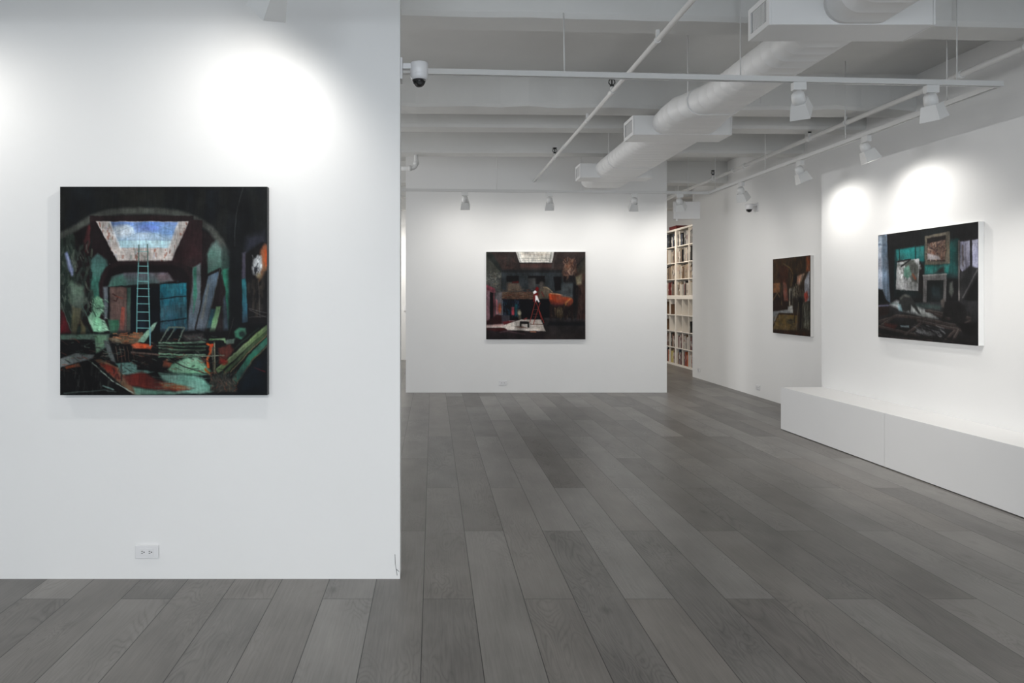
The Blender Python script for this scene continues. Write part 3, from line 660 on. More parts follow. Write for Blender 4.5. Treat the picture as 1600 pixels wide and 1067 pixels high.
C.poly([(118, 860), (180, 730), (370, 735), (360, 905), (118, 900)], (110, 88, 44), 4, c2=(92, 74, 44)); C.poly([(118, 905), (500, 930), (503, 972), (118, 938)], (50, 28, 18), 4)
C.line([(122, 870), (182, 735), (370, 740)], (44, 30, 20), 9, 2); C.poly([(260, 820), (280, 795), (340, 790), (350, 820), (300, 850)], (84, 78, 60), 4)
C.line([(285, 800), (330, 800)], (40, 34, 28), 8, 3); C.strokes(60, (130, 740, 350, 900), [(126, 100, 50), (96, 76, 40), (76, 62, 40)], (20, 60), (5, 12), (-.3, .5), .4)
C.poly([(385, 560), (430, 580), (425, 880), (395, 890), (400, 700)], (14, 10, 10), 4); C.line([(352, 580), (345, 820)], (24, 18, 16), 6, 3); C.line([(385, 620), (365, 900)], (96, 84, 66), 7, 3); C.line([(428, 640), (418, 880)], (80, 72, 58), 6, 3)
p.finish(.6, .26, .86, .88)
p3 = p

# ---- the green room with fireplace (projecting wall)
p = Paint(300, 244, (0, 0, 400, 325.1), (22, 21, 23), 11).start(); p.view(0, 0, 1)
class Fore2(Fore):
    def _c(s, pts): return [(a, b_*325.1/430) for a, b_ in rect_pts(s.q, pts)]
    def poly(s, pts, *a, **k): s.p.poly(s._c(pts), *a, **k)
    def line(s, pts, c, wd, *a, **k): s.p.line(s._c(pts), c, wd, *a, **k)
    def strokes(s, n, region, pal, L, wd, ang=(0, 3.1), alpha=.6):
        (a, b_), (c, d) = s._c([(region[0], region[1]), (region[2], region[3])])
        s.p.strokes(n, (a, b_, c, d), pal, L, wd, ang, alpha)
D = Fore2(p, ((103, 165), (798, 75), (103, 877), (793, 933)))
D.poly([(103, 160), (800, 70), (800, 640), (103, 640)], (24, 24, 26), 3, c2=(18, 18, 20))
D.poly([(220, 270), (425, 240), (420, 600), (215, 600)], (24, 60, 62), 6, c2=(20, 26, 28)); D.poly([(228, 268), (425, 242), (430, 350), (235, 340)], (34, 124, 122), 4, c2=(28, 96, 96))
D.poly([(425, 230), (665, 190), (665, 470), (425, 450)], (26, 62, 60), 5, c2=(24, 44, 46)); D.poly([(425, 380), (600, 370), (590, 430), (425, 440)], (34, 120, 114), 8)
D.poly([(600, 200), (650, 190), (655, 440), (605, 430)], (28, 78, 76), 8, alpha=.8)
D.poly([(400, 140), (640, 100), (640, 200), (400, 230)], (22, 28, 30), 14, alpha=.7)
D.poly([(103, 170), (166, 160), (168, 600), (103, 540)], (166, 184, 206), 2, c2=(150, 168, 190)); D.poly([(130, 170), (166, 162), (190, 640), (140, 600)], (96, 116, 138), 4, alpha=.8)
D.line([(104, 230), (165, 240)], (86, 104, 126), 5, 3, .7); D.poly([(103, 250), (126, 250), (130, 535), (103, 530)], (196, 204, 222), 4, alpha=.8)
D.poly([(103, 540), (135, 545), (165, 640), (103, 660)], (18, 18, 20), 4)
# picture frame above mantel
D.poly([(430, 175), (602, 142), (602, 365), (430, 375)], (96, 90, 78), 2); D.poly([(447, 195), (575, 170), (572, 350), (446, 345)], (34, 28, 26), 2)
D.poly([(447, 215), (573, 190), (571, 340), (446, 340)], (104, 84, 74), 4); D.strokes(70, (450, 220, 568, 335), [(150, 116, 96), (96, 60, 48), (60, 44, 42), (176, 150, 130), (130, 100, 90), (40, 30, 34)], (6, 18), (2, 6), (0, 3), .7)
D.poly([(447, 295), (520, 310), (540, 335), (447, 340)], (156, 150, 152), 4); D.line([(515, 180), (515, 240)], (70, 60, 60), 2.5, 1.5); D.poly([(445, 190), (573, 168), (573, 200), (446, 225)], (28, 24, 24), 3)
# easel canvas
D.poly([(385, 340), (425, 380), (420, 590), (385, 560)], (24, 20, 20), 4)
D.poly([(236, 345), (392, 330), (384, 556), (228, 545)], (170, 174, 176), 2, c2=(150, 152, 152)); D.strokes(80, (240, 350, 385, 540), [(150, 152, 150), (196, 200, 202), (110, 112, 110), (90, 96, 92), (214, 216, 218)], (8, 26), (3, 8), (0, 3), .6)
D.poly([(280, 350), (350, 336), (385, 380), (380, 500), (340, 490), (300, 400)], (64, 66, 60), 5, alpha=.8); D.poly([(285, 395), (320, 375), (338, 440), (310, 470), (285, 450)], (104, 150, 134), 4); D.blob = None
D.line([(345, 440), (365, 470)], (120, 70, 50), 8, 3); D.line([(240, 350), (330, 335), (265, 385)], (30, 30, 32), 5, 2); D.line([(250, 250), (255, 345)], (20, 34, 34), 4, 2); D.line([(365, 240), (365, 330)], (20, 40, 40), 4, 2)
D.poly([(240, 480), (300, 500), (300, 540), (240, 540)], (206, 208, 210), 5, alpha=.8)
# fireplace
D.poly([(500, 430), (540, 395), (560, 385), (565, 430)], (48, 44, 44), 6)
D.poly([(418, 445), (578, 436), (578, 480), (418, 480)], (112, 110, 110), 2); D.line([(418, 447), (578, 438)], (150, 150, 148), 4, 2)
D.poly([(418, 478), (446, 478), (442, 648), (416, 650)], (100, 98, 98), 2); D.poly([(557, 478), (578, 478), (576, 640), (556, 642)], (98, 96, 96), 2)
D.poly([(446, 486), (557, 484), (556, 640), (443, 645)], (20, 24, 26), 2); D.poly([(470, 520), (540, 520), (530, 600), (480, 600)], (38, 56, 60), 12, alpha=.6)
# doorway right
D.poly([(658, 205), (798, 190), (798, 640), (660, 640)], (30, 28, 30), 2); D.poly([(674, 215), (740, 205), (745, 400), (690, 430), (672, 400)], (130, 130, 150), 3); D.poly([(754, 205), (797, 196), (797, 395), (752, 400)], (150, 152, 178), 3)
D.line([(665, 210), (665, 640)], (110, 106, 104), 5, 2); D.line([(746, 205), (748, 400)], (24, 22, 24), 7, 2); D.line([(690, 240), (692, 380)], (90, 80, 80), 4, 2); D.line([(710, 230), (712, 400)], (100, 96, 110), 3, 2)
D.poly([(672, 430), (740, 380), (798, 400), (798, 640), (672, 640)], (40, 40, 42), 4); D.line([(690, 600), (790, 410)], (84, 82, 84), 4, 2)
D.poly([(690, 620), (796, 440), (797, 640)], (18, 17, 18), 5); D.poly([(600, 500), (620, 490), (630, 560), (615, 600), (598, 560)], (84, 88, 84), 5)
# floor
D.poly([(103, 650), (185, 640), (798, 620), (798, 940), (103, 880)], (40, 40, 42), 4, c2=(16, 15, 16))
D.poly([(185, 650), (300, 700), (520, 745), (440, 690), (330, 640), (230, 620)], (150, 156, 158), 8); D.poly([(200, 640), (420, 640), (560, 655), (540, 690), (350, 660)], (52, 70, 68), 8, alpha=.8)
D.poly([(330, 650), (430, 690), (500, 735), (420, 740), (340, 690)], (178, 182, 178), 8, alpha=.7)
D.poly([(103, 665), (182, 665), (185, 710), (103, 740)], (34, 24, 22), 4); D.line([(104, 658), (180, 655)], (90, 88, 110), 4, 2)
for q in ([(103, 770), (240, 725), (420, 745), (640, 790)], [(103, 800), (330, 850), (480, 900)], [(130, 790), (220, 730)], [(290, 860), (440, 750)], [(103, 850), (200, 875), (420, 905)], [(560, 905), (650, 810), (740, 760)],
          [(380, 760), (560, 800), (680, 820)], [(440, 690), (740, 740)], [(500, 715), (600, 745)], [(620, 900), (660, 820)]):
    D.line(q, (52, 44, 42), 9, 2); D.line([(a, b_-5) for a, b_ in q], (96, 92, 88), 2, 1.5, .6)
D.poly([(150, 780), (240, 790), (220, 820), (150, 800)], (70, 30, 26), 5); D.poly([(260, 795), (320, 796), (318, 808), (262, 806)], (130, 150, 156), 3); D.poly([(370, 810), (500, 850), (500, 880), (380, 840)], (110, 112, 114), 6, alpha=.7)
D.strokes(60, (350, 790, 560, 890), [(120, 122, 124), (30, 28, 28), (60, 60, 62), (90, 90, 94)], (8, 26), (2, 5), (.1, .7), .5)
D.strokes(60, (110, 840, 780, 920), [(14, 13, 14), (30, 28, 28), (20, 18, 18)], (20, 60), (4, 10), (-.1, .4), .5)
# two bent figures
D.poly([(255, 600), (285, 578), (330, 588), (350, 620), (400, 715), (385, 712), (335, 650), (330, 710), (318, 690), (300, 700), (265, 690), (250, 640)], (38, 40, 40), 4); D.line([(262, 605), (290, 585), (320, 592)], (76, 78, 74), 8, 4)
D.poly([(240, 640), (262, 650), (275, 700), (248, 690)], (120, 150, 158), 5, alpha=.8)
D.poly([(560, 640), (600, 620), (660, 625), (705, 660), (720, 720), (700, 770), (720, 790), (690, 830), (650, 800), (630, 740), (575, 730), (560, 770), (545, 760), (555, 700)], (24, 23, 24), 4)
D.poly([(540, 620), (556, 606), (570, 620), (562, 670), (545, 665)], (80, 74, 70), 4); D.poly([(660, 780), (790, 770), (790, 860), (700, 850)], (14, 12, 13), 6)
p.finish(.6, .24, .9, .88)
p4 = p

def painting(label, paint, w, h, t, centre, rotz, edge, group=None):
    o = thing('painting', label, 'painting', centre, group); o.rotation_euler = (0, 0, rotz)
    f = paint.mesh('painted_surface', w, h, M['oil'], o); f.location = (0, -t, 0)
    MB().box(-w/2, w/2, -t+.0008, 0, -h/2, h/2).build('stretcher', edge, o)
    return o
def centre_of(x0, x1, z0, z1): return (x0+x1)/2, (z0+z1)/2
cx, cz = centre_of(-1.874, -.8325, .941, 1.990)
painting('large square painting of a dark cluttered studio with skylight and tall ladder, near left wall', p1, 1.0415, 1.049, .04, (cx, 3.475, cz), 0, M['darkedge'])
cx, cz = centre_of(.800, 2.284, .803, 2.110)
painting('painting of a dark hall with an orange ox and white-clad climber, on the centre wall', p2, 1.484, 1.307, .04, (cx, 10.249, cz), 0, M['canvas'])
painting('small brown painting of a cluttered workshop with a yellow rug, on the far right wall', p3, .926, 1.0, .04, (4.679, 8.847, 1.448), -math.pi/2, M['canvas'])
painting('painting of a teal room with a fireplace and crouching figures, above the white plinths', p4, 1.175, .955, .045, (4.2342, 5.832, 1.537), -math.pi/2+.0022, M['canvas'])
# ------------------------------------------------------------------ white plinths along the projecting wall
def xf(y): return 3.775+(7.404-y)*.01776
def xbk(y): return 4.2345+(7.43-y)*.00223-.004
plb = {}
for (y1, y0, lab) in ((7.404, 5.752, 'long white plinth with a free end, farther one of the row below the teal painting'),
                      (5.748, 4.10, 'white plinth cut by the right edge of the photo, butted against the farther plinth')):
    t_ = thing('plinth', lab, 'plinth', ((xf(y0)+xbk(y0))/2, (y0+y1)/2, 0), 'white plinths along the projecting wall')
    L0 = Vector(t_.location)
    b = MB(); b.loft([[Vector((xf(y1), y1, .007))-L0, Vector((xbk(y1), y1, .007))-L0, Vector((xbk(y1), y1, .458))-L0, Vector((xf(y1), y1, .458))-L0],
                      [Vector((xf(y0), y0, .007))-L0, Vector((xbk(y0), y0, .007))-L0, Vector((xbk(y0), y0, .458))-L0, Vector((xf(y0), y0, .458))-L0]], smooth=False)
    b.build('box_body', M['bench'], t_)
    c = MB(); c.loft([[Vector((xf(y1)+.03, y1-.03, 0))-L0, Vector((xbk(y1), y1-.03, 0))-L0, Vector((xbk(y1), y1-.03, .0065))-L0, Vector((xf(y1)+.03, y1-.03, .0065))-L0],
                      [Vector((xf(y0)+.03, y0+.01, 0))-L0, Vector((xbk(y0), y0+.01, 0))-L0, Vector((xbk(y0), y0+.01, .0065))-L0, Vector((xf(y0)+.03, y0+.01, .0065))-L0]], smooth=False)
    c.build('base', M['slot'], t_)  # dark recessed strip added to stand for the shadow gap underneath

# ------------------------------------------------------------------ ventilation duct
duct = thing('ventilation_duct', 'long white flat-oval ceiling duct with three square diffuser boxes', 'duct', (2.34, 4, 3.045))
def oval(x0, x1, y, r, zc=3.045, n=12, k=0):
    pts = []
    for i in range(n+1): a = math.pi/2+math.pi*i/n; pts.append(Vector((x0+r*math.cos(a), y, zc+r*math.sin(a)))-Vector(duct.location))
    for i in range(n+1): a = -math.pi/2+math.pi*i/n; pts.append(Vector((x1+r*math.cos(a), y, zc+r*math.sin(a)))-Vector(duct.location))
    return pts
keys = [(-5.9, 2.257, 2.43), (5.35, 2.257, 2.43), (5.55, 2.225, 2.43), (5.85, 2.12, 2.455), (6.1, 2.12, 2.50), (6.3, 2.14, 2.53), (9.42, 2.155, 2.53)]
def dk(y):
    for a, b_ in zip(keys, keys[1:]):
        if y <= b_[0]:
            f_ = (y-a[0])/(b_[0]-a[0]); return a[1]+(b_[1]-a[1])*f_, a[2]+(b_[2]-a[2])*f_
    return keys[-1][1:]
rings = []; y = -5.9
rings.append(oval(*dk(y), y, .11))
while y < 9.28:
    y += .125; x0, x1 = dk(y)
    for dy, dr in ((-.004, 0), (-.0015, .0011), (.0015, .0011), (.004, 0)): rings.append(oval(x0, x1, y+dy, .11+dr))
x0, x1 = dk(9.42)
for yy, r_ in ((9.40, .11), (9.46, .10), (9.50, .075), (9.515, .04)): rings.append(oval(x0, x1, yy, r_))
MB().loft(rings).build('duct_body', M['duct'], duct)
for (ya_, yb_) in ((3.75, 4.0), (6.3, 6.6), (8.56, 8.84)):
    L0 = Vector(duct.location)
    bx_ = MB().box(1.86-L0.x, 2.75-L0.x, ya_-L0.y, yb_-L0.y, 2.931-L0.z, 3.112-L0.z, bevel=.004).build('plenum_box', M['duct'], duct)
    for sx, X in ((-1, 1.86), (1, 2.75)):
        g = MB(); x0, x1 = sorted((X-L0.x, X+sx*.012-L0.x))
        za, zb_ = 2.931-L0.z, 3.112-L0.z; y0, y1 = ya_-L0.y, yb_-L0.y; e = .03
        g.box(x0, x1, y0, y1, za, za+e); g.box(x0, x1, y0, y1, zb_-e, zb_); g.box(x0, x1, y0, y0+e, za+e, zb_-e); g.box(x0, x1, y1-e, y1, za+e, zb_-e)
        n = 12; st = (y1-y0-2*e)/n
        for k in range(1, n): g.box(*sorted((X+sx*.0016-L0.x, X+sx*.0045-L0.x)), y0+e+k*st-.0042, y0+e+k*st+.0042, za+e, zb_-e)
        gr = g.build('grille', M['duct'], bx_)
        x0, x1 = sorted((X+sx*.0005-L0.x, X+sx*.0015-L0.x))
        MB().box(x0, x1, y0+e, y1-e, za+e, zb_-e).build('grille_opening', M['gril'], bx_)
for (x, y) in ((2.10, 5.62), (2.70, 5.62), (2.05, 7.95), (2.74, 7.95), (2.07, 2.9), (2.62, 2.9)):
    MB().tube([(x-2.34, y-4, ZD-3.045), (x-2.34, y-4, 3.03-3.045)], .004, 6).build('hanger_rod', M['duct'], duct)
for y in (5.62, 7.95, 2.9):
    x0, x1 = dk(y); rr = [oval(x0, x1, y-.012, .1155), oval(x0, x1, y+.012, .1155)]
    MB().loft(rr).build('hanger_strap', M['duct'], duct)

# ------------------------------------------------------------------ sprinkler pipes
def sprinkler_run(label, x, z, y0, y1, r, tees, couplings, hangers, up):
    t_ = thing('sprinkler_pipe', label, 'pipe', (x, (y0+y1)/2, z)); L0 = Vector(t_.location)
    MB().tube([Vector((x, y0, z))-L0, Vector((x, y1, z))-L0], r, 16).build('pipe', M['pipe'], t_)
    for y in couplings: MB().tube([Vector((x, y-.03, z))-L0, Vector((x, y+.03, z))-L0], r*1.35, 16).build('coupling', M['pipe'], t_)
    for y in tees:
        c = MB(); c.tube([Vector((x, y-.045, z))-L0, Vector((x, y-.03, z))-L0, Vector((x, y+.03, z))-L0, Vector((x, y+.045, z))-L0], [r*1.45, r*1.25, r*1.25, r*1.45], 16)
        c.tube([Vector((x, y, z))-L0, Vector((x, y, z+r+.03))-L0], r*.8, 12); tt = c.build('tee_fitting', M['pipe'], t_)
        h = MB(); b0 = Vector((x, y, z+r+.03))-L0
        h.lathe([(.017, 0), (.017, .014), (.010, .016)], Matrix.Translation(b0), 12)
        for s_ in (-1, 1):
            h.tube([b0+Vector((s_*.011, 0, .014)), b0+Vector((s_*.026, 0, .030)), b0+Vector((s_*.023, 0, .052)), b0+Vector((s_*.004, 0, .068))], .0045, 6)
        h.tube([b0+Vector((0, 0, .012)), b0+Vector((0, 0, .066))], .006, 6)
        h.build('sprinkler_head', M['black'], t_)
        MB().lathe([(.004, .066), (.027, .068), (.027, .072), (.004, .074)], Matrix.Translation(b0), 14).build('deflector', M['black'], t_)
    for y, zt in hangers:
        c = MB(); c.tube([Vector((x, y-.011, z))-L0, Vector((x, y+.011, z))-L0], r*1.3, 16)
        c.box(x-.011-L0.x, x+.011-L0.x, y-.008-L0.y, y+.008-L0.y, r, r+.05)
        c.tube([Vector((x, y, z+r+.03))-L0, Vector((x, y, zt))-L0], .006, 8); c.build('hanger', M['pipe'], t_)
    return t_
sprinkler_run('thin white sprinkler pipe running into the centre wall', 1.522, 3.174, -5.95, 10.25, .0175, (5.80, 8.51, 2.6), (7.9,), ((4.62, ZB+.02), (6.73, ZB+.02), (2.2, ZB+.02)), True)
sprinkler_run('thicker white sprinkler pipe running above the right wall', 4.13, 3.174, -5.95, 15.5, .0235, (7.48, 10.06, 4.1), (9.38, 5.35, 9.05), ((4.75, ZB+.02), (6.83, ZB+.02), (13.2, ZD+.01)), True)
dp = MB(); c0 = Vector((-.21, 8.72, 0)); pts = [(-.21, 8.72, ZB+.01), (-.21, 8.72, 3.14)]
for k in range(1, 7):
    a = math.pi/2*k/6; pts.append((-.21-.06*(1-math.cos(a)), 8.72, 3.14-.06*math.sin(a)))
pts.append((-.43, 8.72, 3.075)); dp.tube(pts, .028, 14); dp.tube([(-.21, 8.72, 3.16), (-.21, 8.72, 3.125)], .035, 14); dp.tube([(-.31, 8.72, 3.0785), (-.27, 8.72, 3.08)], .035, 14)
tag(dp.build('drain_pipe', M['pipe']), 'short white elbow pipe dropping from the ceiling beam beside the near left wall', 'pipe')

# ------------------------------------------------------------------ lighting tracks
ZT = 2.849
def rail(name, a, b_, z, parent, L0, w=.036, h=.034):
    a, b_ = Vector((*a, z)), Vector((*b_, z)); d = (b_-a).normalized(); n = Vector((-d.y, d.x, 0)); m = MB()
    sec = [(-w/2, -h/2), (-.008, -h/2), (-.008, h/2-.012), (.008, h/2-.012), (.008, -h/2), (w/2, -h/2), (w/2, h/2), (-w/2, h/2)]
    m.loft([[p_+n*u+Vector((0, 0, v))-L0 for u, v in sec] for p_ in (a, b_)], smooth=False)
    r_ = m.build(name, M['track'], parent)
    m = MB(); m.loft([[p_+n*u+Vector((0, 0, v))-L0 for u, v in ((-.0078, -h/2+.010), (.0078, -h/2+.010), (.0078, -h/2+.012), (-.0078, -h/2+.012))] for p_ in (a, b_)], smooth=False)
    m.build('conductor_slot', M['slot'], r_)
    return r_
N0, N1 = Vector((-1.6, 4.185)), Vector((3.765, 4.541)); F0, F1 = Vector((-1.6, 8.94)), Vector((3.765, 9.285))
tr = thing('lighting_track', 'suspended white rectangular lighting track over the middle of the room', 'lighting track', (1, 6.8, ZT)); L0 = Vector(tr.location)
rail('track_rail', N0, N1+Vector((.018, 0)), ZT, tr, L0); rail('track_rail', F0, F1+Vector((.018, 0)), ZT, tr, L0)
rail('track_rail', N1+Vector((0, .019)), F1-Vector((0, .019)), ZT, tr, L0)
def on(a, b_, x): f_ = (x-a.x)/(b_.x-a.x); return a+(b_-a)*f_
def px_on(a, b_, px):      # where the plan line a-b is seen in column px
    k = (px-CX)/F; f_ = (k*a.y-a.x)/((b_.x-a.x)-k*(b_.y-a.y)); return a+(b_-a)*f_
rods = [(px_on(N0, N1, 882), ZB+.01, (0, .03)), (px_on(N0, N1, 1157), ZD, (0, 0)), (px_on(N0, N1, 1495), ZD, (0, 0)), (px_on(F0, F1, 776), ZD, (0, 0)), (px_on(F0, F1, 908), ZD, (0, 0)), (px_on(F0, F1, 1075), ZD, (0, 0))]
for y in (5.0, 6.23, 7.73, 9.1): rods.append((Vector((3.765, y)), ZD, (0, 0)))
for p_, zt, dd in rods:
    MB().tube([Vector((p_.x+dd[0], p_.y+dd[1], zt))-L0, Vector((p_.x, p_.y, ZT+.012))-L0], .0042, 8).build('suspension_rod', M['track'], tr)
t2 = thing('lighting_track', 'white lighting track in front of the near left wall, above the frame', 'lighting track', (-1.4, 2.84, ZT)); L0 = Vector(t2.location)
rail('track_rail', Vector((-4.4, 2.84)), Vector((.1, 2.84)), ZT, t2, L0)
for x in (-3.9, -1.5, -.2): MB().tube([Vector((x, 2.84, ZD))-L0, Vector((x, 2.84, ZT+.012))-L0], .0042, 8).build('suspension_rod', M['track'], t2)
t3 = thing('lighting_track', 'white lighting track in the warm-lit back room by the bookcase', 'lighting track', (4.2, 13.2, 3.0)); L0 = Vector(t3.location)
rail('track_rail', Vector((4.06, 11.3)), Vector((4.20, 15.4)), 3.12, t3, L0)
for y in (11.5, 15.0): MB().tube([Vector((4.07+(y-11.3)*.034, y, ZD))-L0, Vector((4.07+(y-11.3)*.034, y, 3.13))-L0], .0042, 8).build('suspension_rod', M['track'], t3)

# ------------------------------------------------------------------ track spotlights
PIV = Vector((0, 0, -.115))
def make_spot():
    t_ = thing('track_spotlight', '', 'spotlight')
    m = MB(); m.box(-.042, .042, -.02, .02, -.052, -.0005, bevel=.003); m.build('adapter', M['white'], t_)
    m = MB(); m.tube([(0, 0, -.05), (0, 0, -.105)], .0115, 12); m.lathe([(.016, -.062), (.016, -.052)], None, 12); m.build('stem', M['white'], t_)
    m = MB(); m.lathe([(.012, .062), (.028, .058), (.038, .045), (.041, .02), (.041, -.03)], None, 28); m.build('lamp_body', M['white'], t_, PIV)
    m = MB()
    def sq(a, z): return [Vector((-a, -a, z)), Vector((a, -a, z)), Vector((a, a, z)), Vector((-a, a, z))]
    m.loft([sq(.0445, -.012), sq(.062, -.112), sq(.0595, -.112), sq(.0425, -.034)], smooth=False); m.build('hood', M['white'], t_, PIV)
    m = MB(); m.lathe([(.034, -.037), (.034, -.035)], None, 24); m.build('lens', M['lens'], t_, PIV)
    return t_
proto_spot = make_spot(); used_spot = [False]
def spot(label, xyz, target, power, yaw=0, roll=0, size=SPOT_SIZE, blend=1.0, color=(1, .965, .91), group='spotlights on the suspended track', light=True):
    if not used_spot[0]: t_ = proto_spot; used_spot[0] = True; ch = list(t_.children)
    else:
        t_ = proto_spot.copy(); COL.objects.link(t_); ch = []
        for c in [c for c in proto_spot.children if c.type == 'MESH']:
            d = c.copy(); COL.objects.link(d); d.parent = t_; ch.append(d)
    t_.location = xyz; t_['label'] = label; t_['group'] = group
    piv = Vector(xyz)+PIV; d = (Vector(target)-piv).normalized(); q = d.to_track_quat('-Z', 'Y') @ Quaternion((0, 0, 1), math.radians(roll))
    for c in ch:
        n = c.name.split('.')[0]
        if n in ('lamp_body', 'hood', 'lens'): c.rotation_mode = 'QUATERNION'; c.rotation_quaternion = q
        elif n == 'adapter': c.rotation_euler = (0, 0, yaw)
    if light:
        l = bpy.data.lights.new('spot_beam', 'SPOT'); l.energy = power; l.color = color; l.spot_size = math.radians(size); l.spot_blend = blend; l.shadow_soft_size = .03
        lo = bpy.data.objects.new('spot_beam', l); COL.objects.link(lo); lo.parent = t_
        lo.location = PIV+d*.092; lo.rotation_mode = 'QUATERNION'; lo.rotation_quaternion = q
    return t_
zb = ZT-.017
def nx(px): p_ = px_on(N0, N1, px); return (p_.x, p_.y, zb)
def fx(px): p_ = px_on(F0, F1, px); return (p_.x, p_.y, zb)
SP = SPOT_POWER
spot('white track spotlight hanging left of the others on the far rail, before the centre wall', fx(726.5), (.55, 10.25, 1.45), SP*K['far'])
spot('white track spotlight in the middle of the far rail, above the centre painting', fx(858.5), (1.75, 10.25, 1.45), SP*K['far'])
spot('white track spotlight on the far rail above the right end of the centre wall', fx(991), (2.75, 10.25, 1.45), SP*K['far'])
spot('white track spotlight at the far rail corner, overlapping the hanging white sign', fx(1062), (4.6, 10.8, .6), SP*K['corner'])
spot('white track spotlight on the near rail in front of the duct, hood tipped down', nx(1248), (4.02, 6.5, .46), SP*K['near'], size=90)
spot('white track spotlight on the near rail close to its right corner', nx(1455), (4.04, 4.9, .46), SP*K['near'], size=90)
spot('bright white track spotlight on the right rail, nearest to the camera of that rail', (3.765, 5.93, zb), (4.24, 5.85, 1.55), SP*K['bump'], yaw=math.pi/2)
spot('white track spotlight on the right rail before the projecting wall corner', (3.765, 7.0, zb), (4.24, 6.95, 1.55), SP*K['bump'], yaw=math.pi/2)
spot('small white track spotlight on the right rail above the dome camera', (3.765, 8.33, zb), (4.68, 9.0, .9), SP*K['rfar'], yaw=math.pi/2)
spot('large white spotlight hood hanging into the top edge before the near left wall', (-.66, 2.84, zb), (-1.17, 3.476, 1.90), SP*K['left'], roll=20, group='spotlights before the near left wall')
spot('white track spotlight before the near left wall, beyond the left edge', (-2.75, 2.84, zb), (-2.2, 3.476, 1.7), SP*K['left'], group='spotlights before the near left wall')
# unseen track and spotlights added behind the camera to brighten the room
t4 = thing('lighting_track', 'added white lighting track, unseen behind the camera', 'lighting track', (0, -.6, 2.885)); L0 = Vector(t4.location)
rail('track_rail', Vector((-3.5, -.6)), Vector((4.2, -.6)), 2.885, t4, L0)
for x in (-3.0, 0.4, 3.8): MB().tube([Vector((x, -.6, ZD))-L0, Vector((x, -.6, 2.893))-L0], .0042, 8).build('suspension_rod', M['track'], t4)
for k, x in enumerate((-2.6, -.3, 1.7, 3.3)):
    spot(('leftmost added white track spotlight on the track behind the camera', 'second added white track spotlight from the left behind the camera', 'third added white track spotlight from the left behind the camera', 'rightmost added white track spotlight on the track behind the camera')[k], (x, -.6, 2.868), (x+.1, 1.2+.3*(k % 2), 0), SP*K['front'], size=120, group='added spotlights behind the camera')
t5 = thing('lighting_track', 'added white lighting track, hidden in the left passage before the tall white door', 'lighting track', (-1.4, 14.2, ZT)); L0 = Vector(t5.location)  # hidden track and spotlight added to brighten the white door
rail('track_rail', Vector((-2.3, 14.3)), Vector((-.95, 14.3)), ZT, t5, L0)
for x in (-2.2, -1.05): MB().tube([Vector((x, 14.3, ZD))-L0, Vector((x, 14.3, ZT+.012))-L0], .0042, 8).build('suspension_rod', M['track'], t5)
spot('added white track spotlight hidden in the left passage, turned to the tall white door', (-1.15, 14.3, zb), (-.75, 15.62, 1.6), SP*K['door'], group='spotlight in the left passage')
WARM = (1, .89, .76)
spot('white spotlight in the back room above the hanging white sign', (4.12, 12.95, 3.103), (5.09, 13.7, 1.2), SP*K['back'], yaw=math.pi/2, color=WARM, group='spotlights in the back room')
spot('white spotlight deeper in the back room, partly behind the sign', (4.16, 14.2, 3.103), (5.09, 14.6, 1.4), SP*K['back'], yaw=math.pi/2, color=WARM, group='spotlights in the back room')

# ------------------------------------------------------------------ hanging white sign panel
sg = thing('hanging_sign', 'blank white rectangular sign hanging from the ceiling by the bookcase', 'sign', (4.087, 11.0, 2.83))
MB().box(-.212, .212, -.02, .02, -.139, .139, bevel=.003).build('panel', M['plastic'], sg)
for x in (-.13, .12): MB().tube([(x, 0, ZB-2.83+.01), (x, 0, .137)], .006, 8).build('hanging_rod', M['white'], sg)
MB().box(-.17, -.14, -.012, .012, -.17, -.139).build('clip', M['plastic'], sg)

# ------------------------------------------------------------------ dome security cameras
def dome_camera(label, loc, r, h, arm):
    t_ = thing('security_camera', label, 'security camera', loc, None)
    MB().lathe([(r*.55, h/2+.004), (r*.96, h/2), (r, h/2-.006), (r, -h*.12), (r*.975, -h*.14), (r*.975, -h*.16), (r*.97, -h*.28), (r*.84, -h/2), (r*.70, -h/2)], None, 40).build('housing', M['plastic'], t_)
    MB().lathe([(r*.74, -h/2-.004), (r*.76, -h/2+.001), (r*.60, -h/2+.001), (r*.60, -h/2-.004)], None, 36).build('ring', M['black'], t_)
    R = r*.71; pr_ = [(R*math.cos(a), -h/2-.003-R*math.sin(a)*1.0) for a in [math.pi/2*k/10 for k in range(10)]]+[(.0008, -h/2-.003-R)]
    MB().lathe(pr_, None, 36, caps=False).build('dome_cover', M['dome'], t_)
    c = MB(); bmesh.ops.create_uvsphere(c.bm, u_segments=20, v_segments=12, radius=r*.36, matrix=Matrix.Translation((0, 0, -h/2-r*.20)))
    for f_ in c.bm.faces: f_.smooth = True
    c.tube([(0, 0, -h/2-r*.2), (r*.10, -r*.36, -h/2-r*.34)], r*.20, 14); c.build('lens_module', M['black'], t_)
    MB().box(*arm, bevel=.003).build('bracket', M['plastic'], t_)
    return t_
c1 = dome_camera('white dome camera fixed to the end of the near left wall', (-.070, 3.536, 2.601), .0465, .088, (-.096, -.03, -.017, .017, .012, .040))
MB().box(-.096, -.085, -.045, .045, -.05, .06, bevel=.002).build('wall_plate', M['plastic'], c1)
c2 = dome_camera('small white dome camera on the far right wall between two paintings and the bookcase', (4.565, 9.85, 2.735), .056, .075, (.03, .115, -.017, .017, .012, .038))
c2['label'] = 'small white dome camera on the far right wall, above the brown painting'
MB().box(.104, .115, -.035, .035, -.07, .06, bevel=.002).build('wall_plate', M['plastic'], c2)

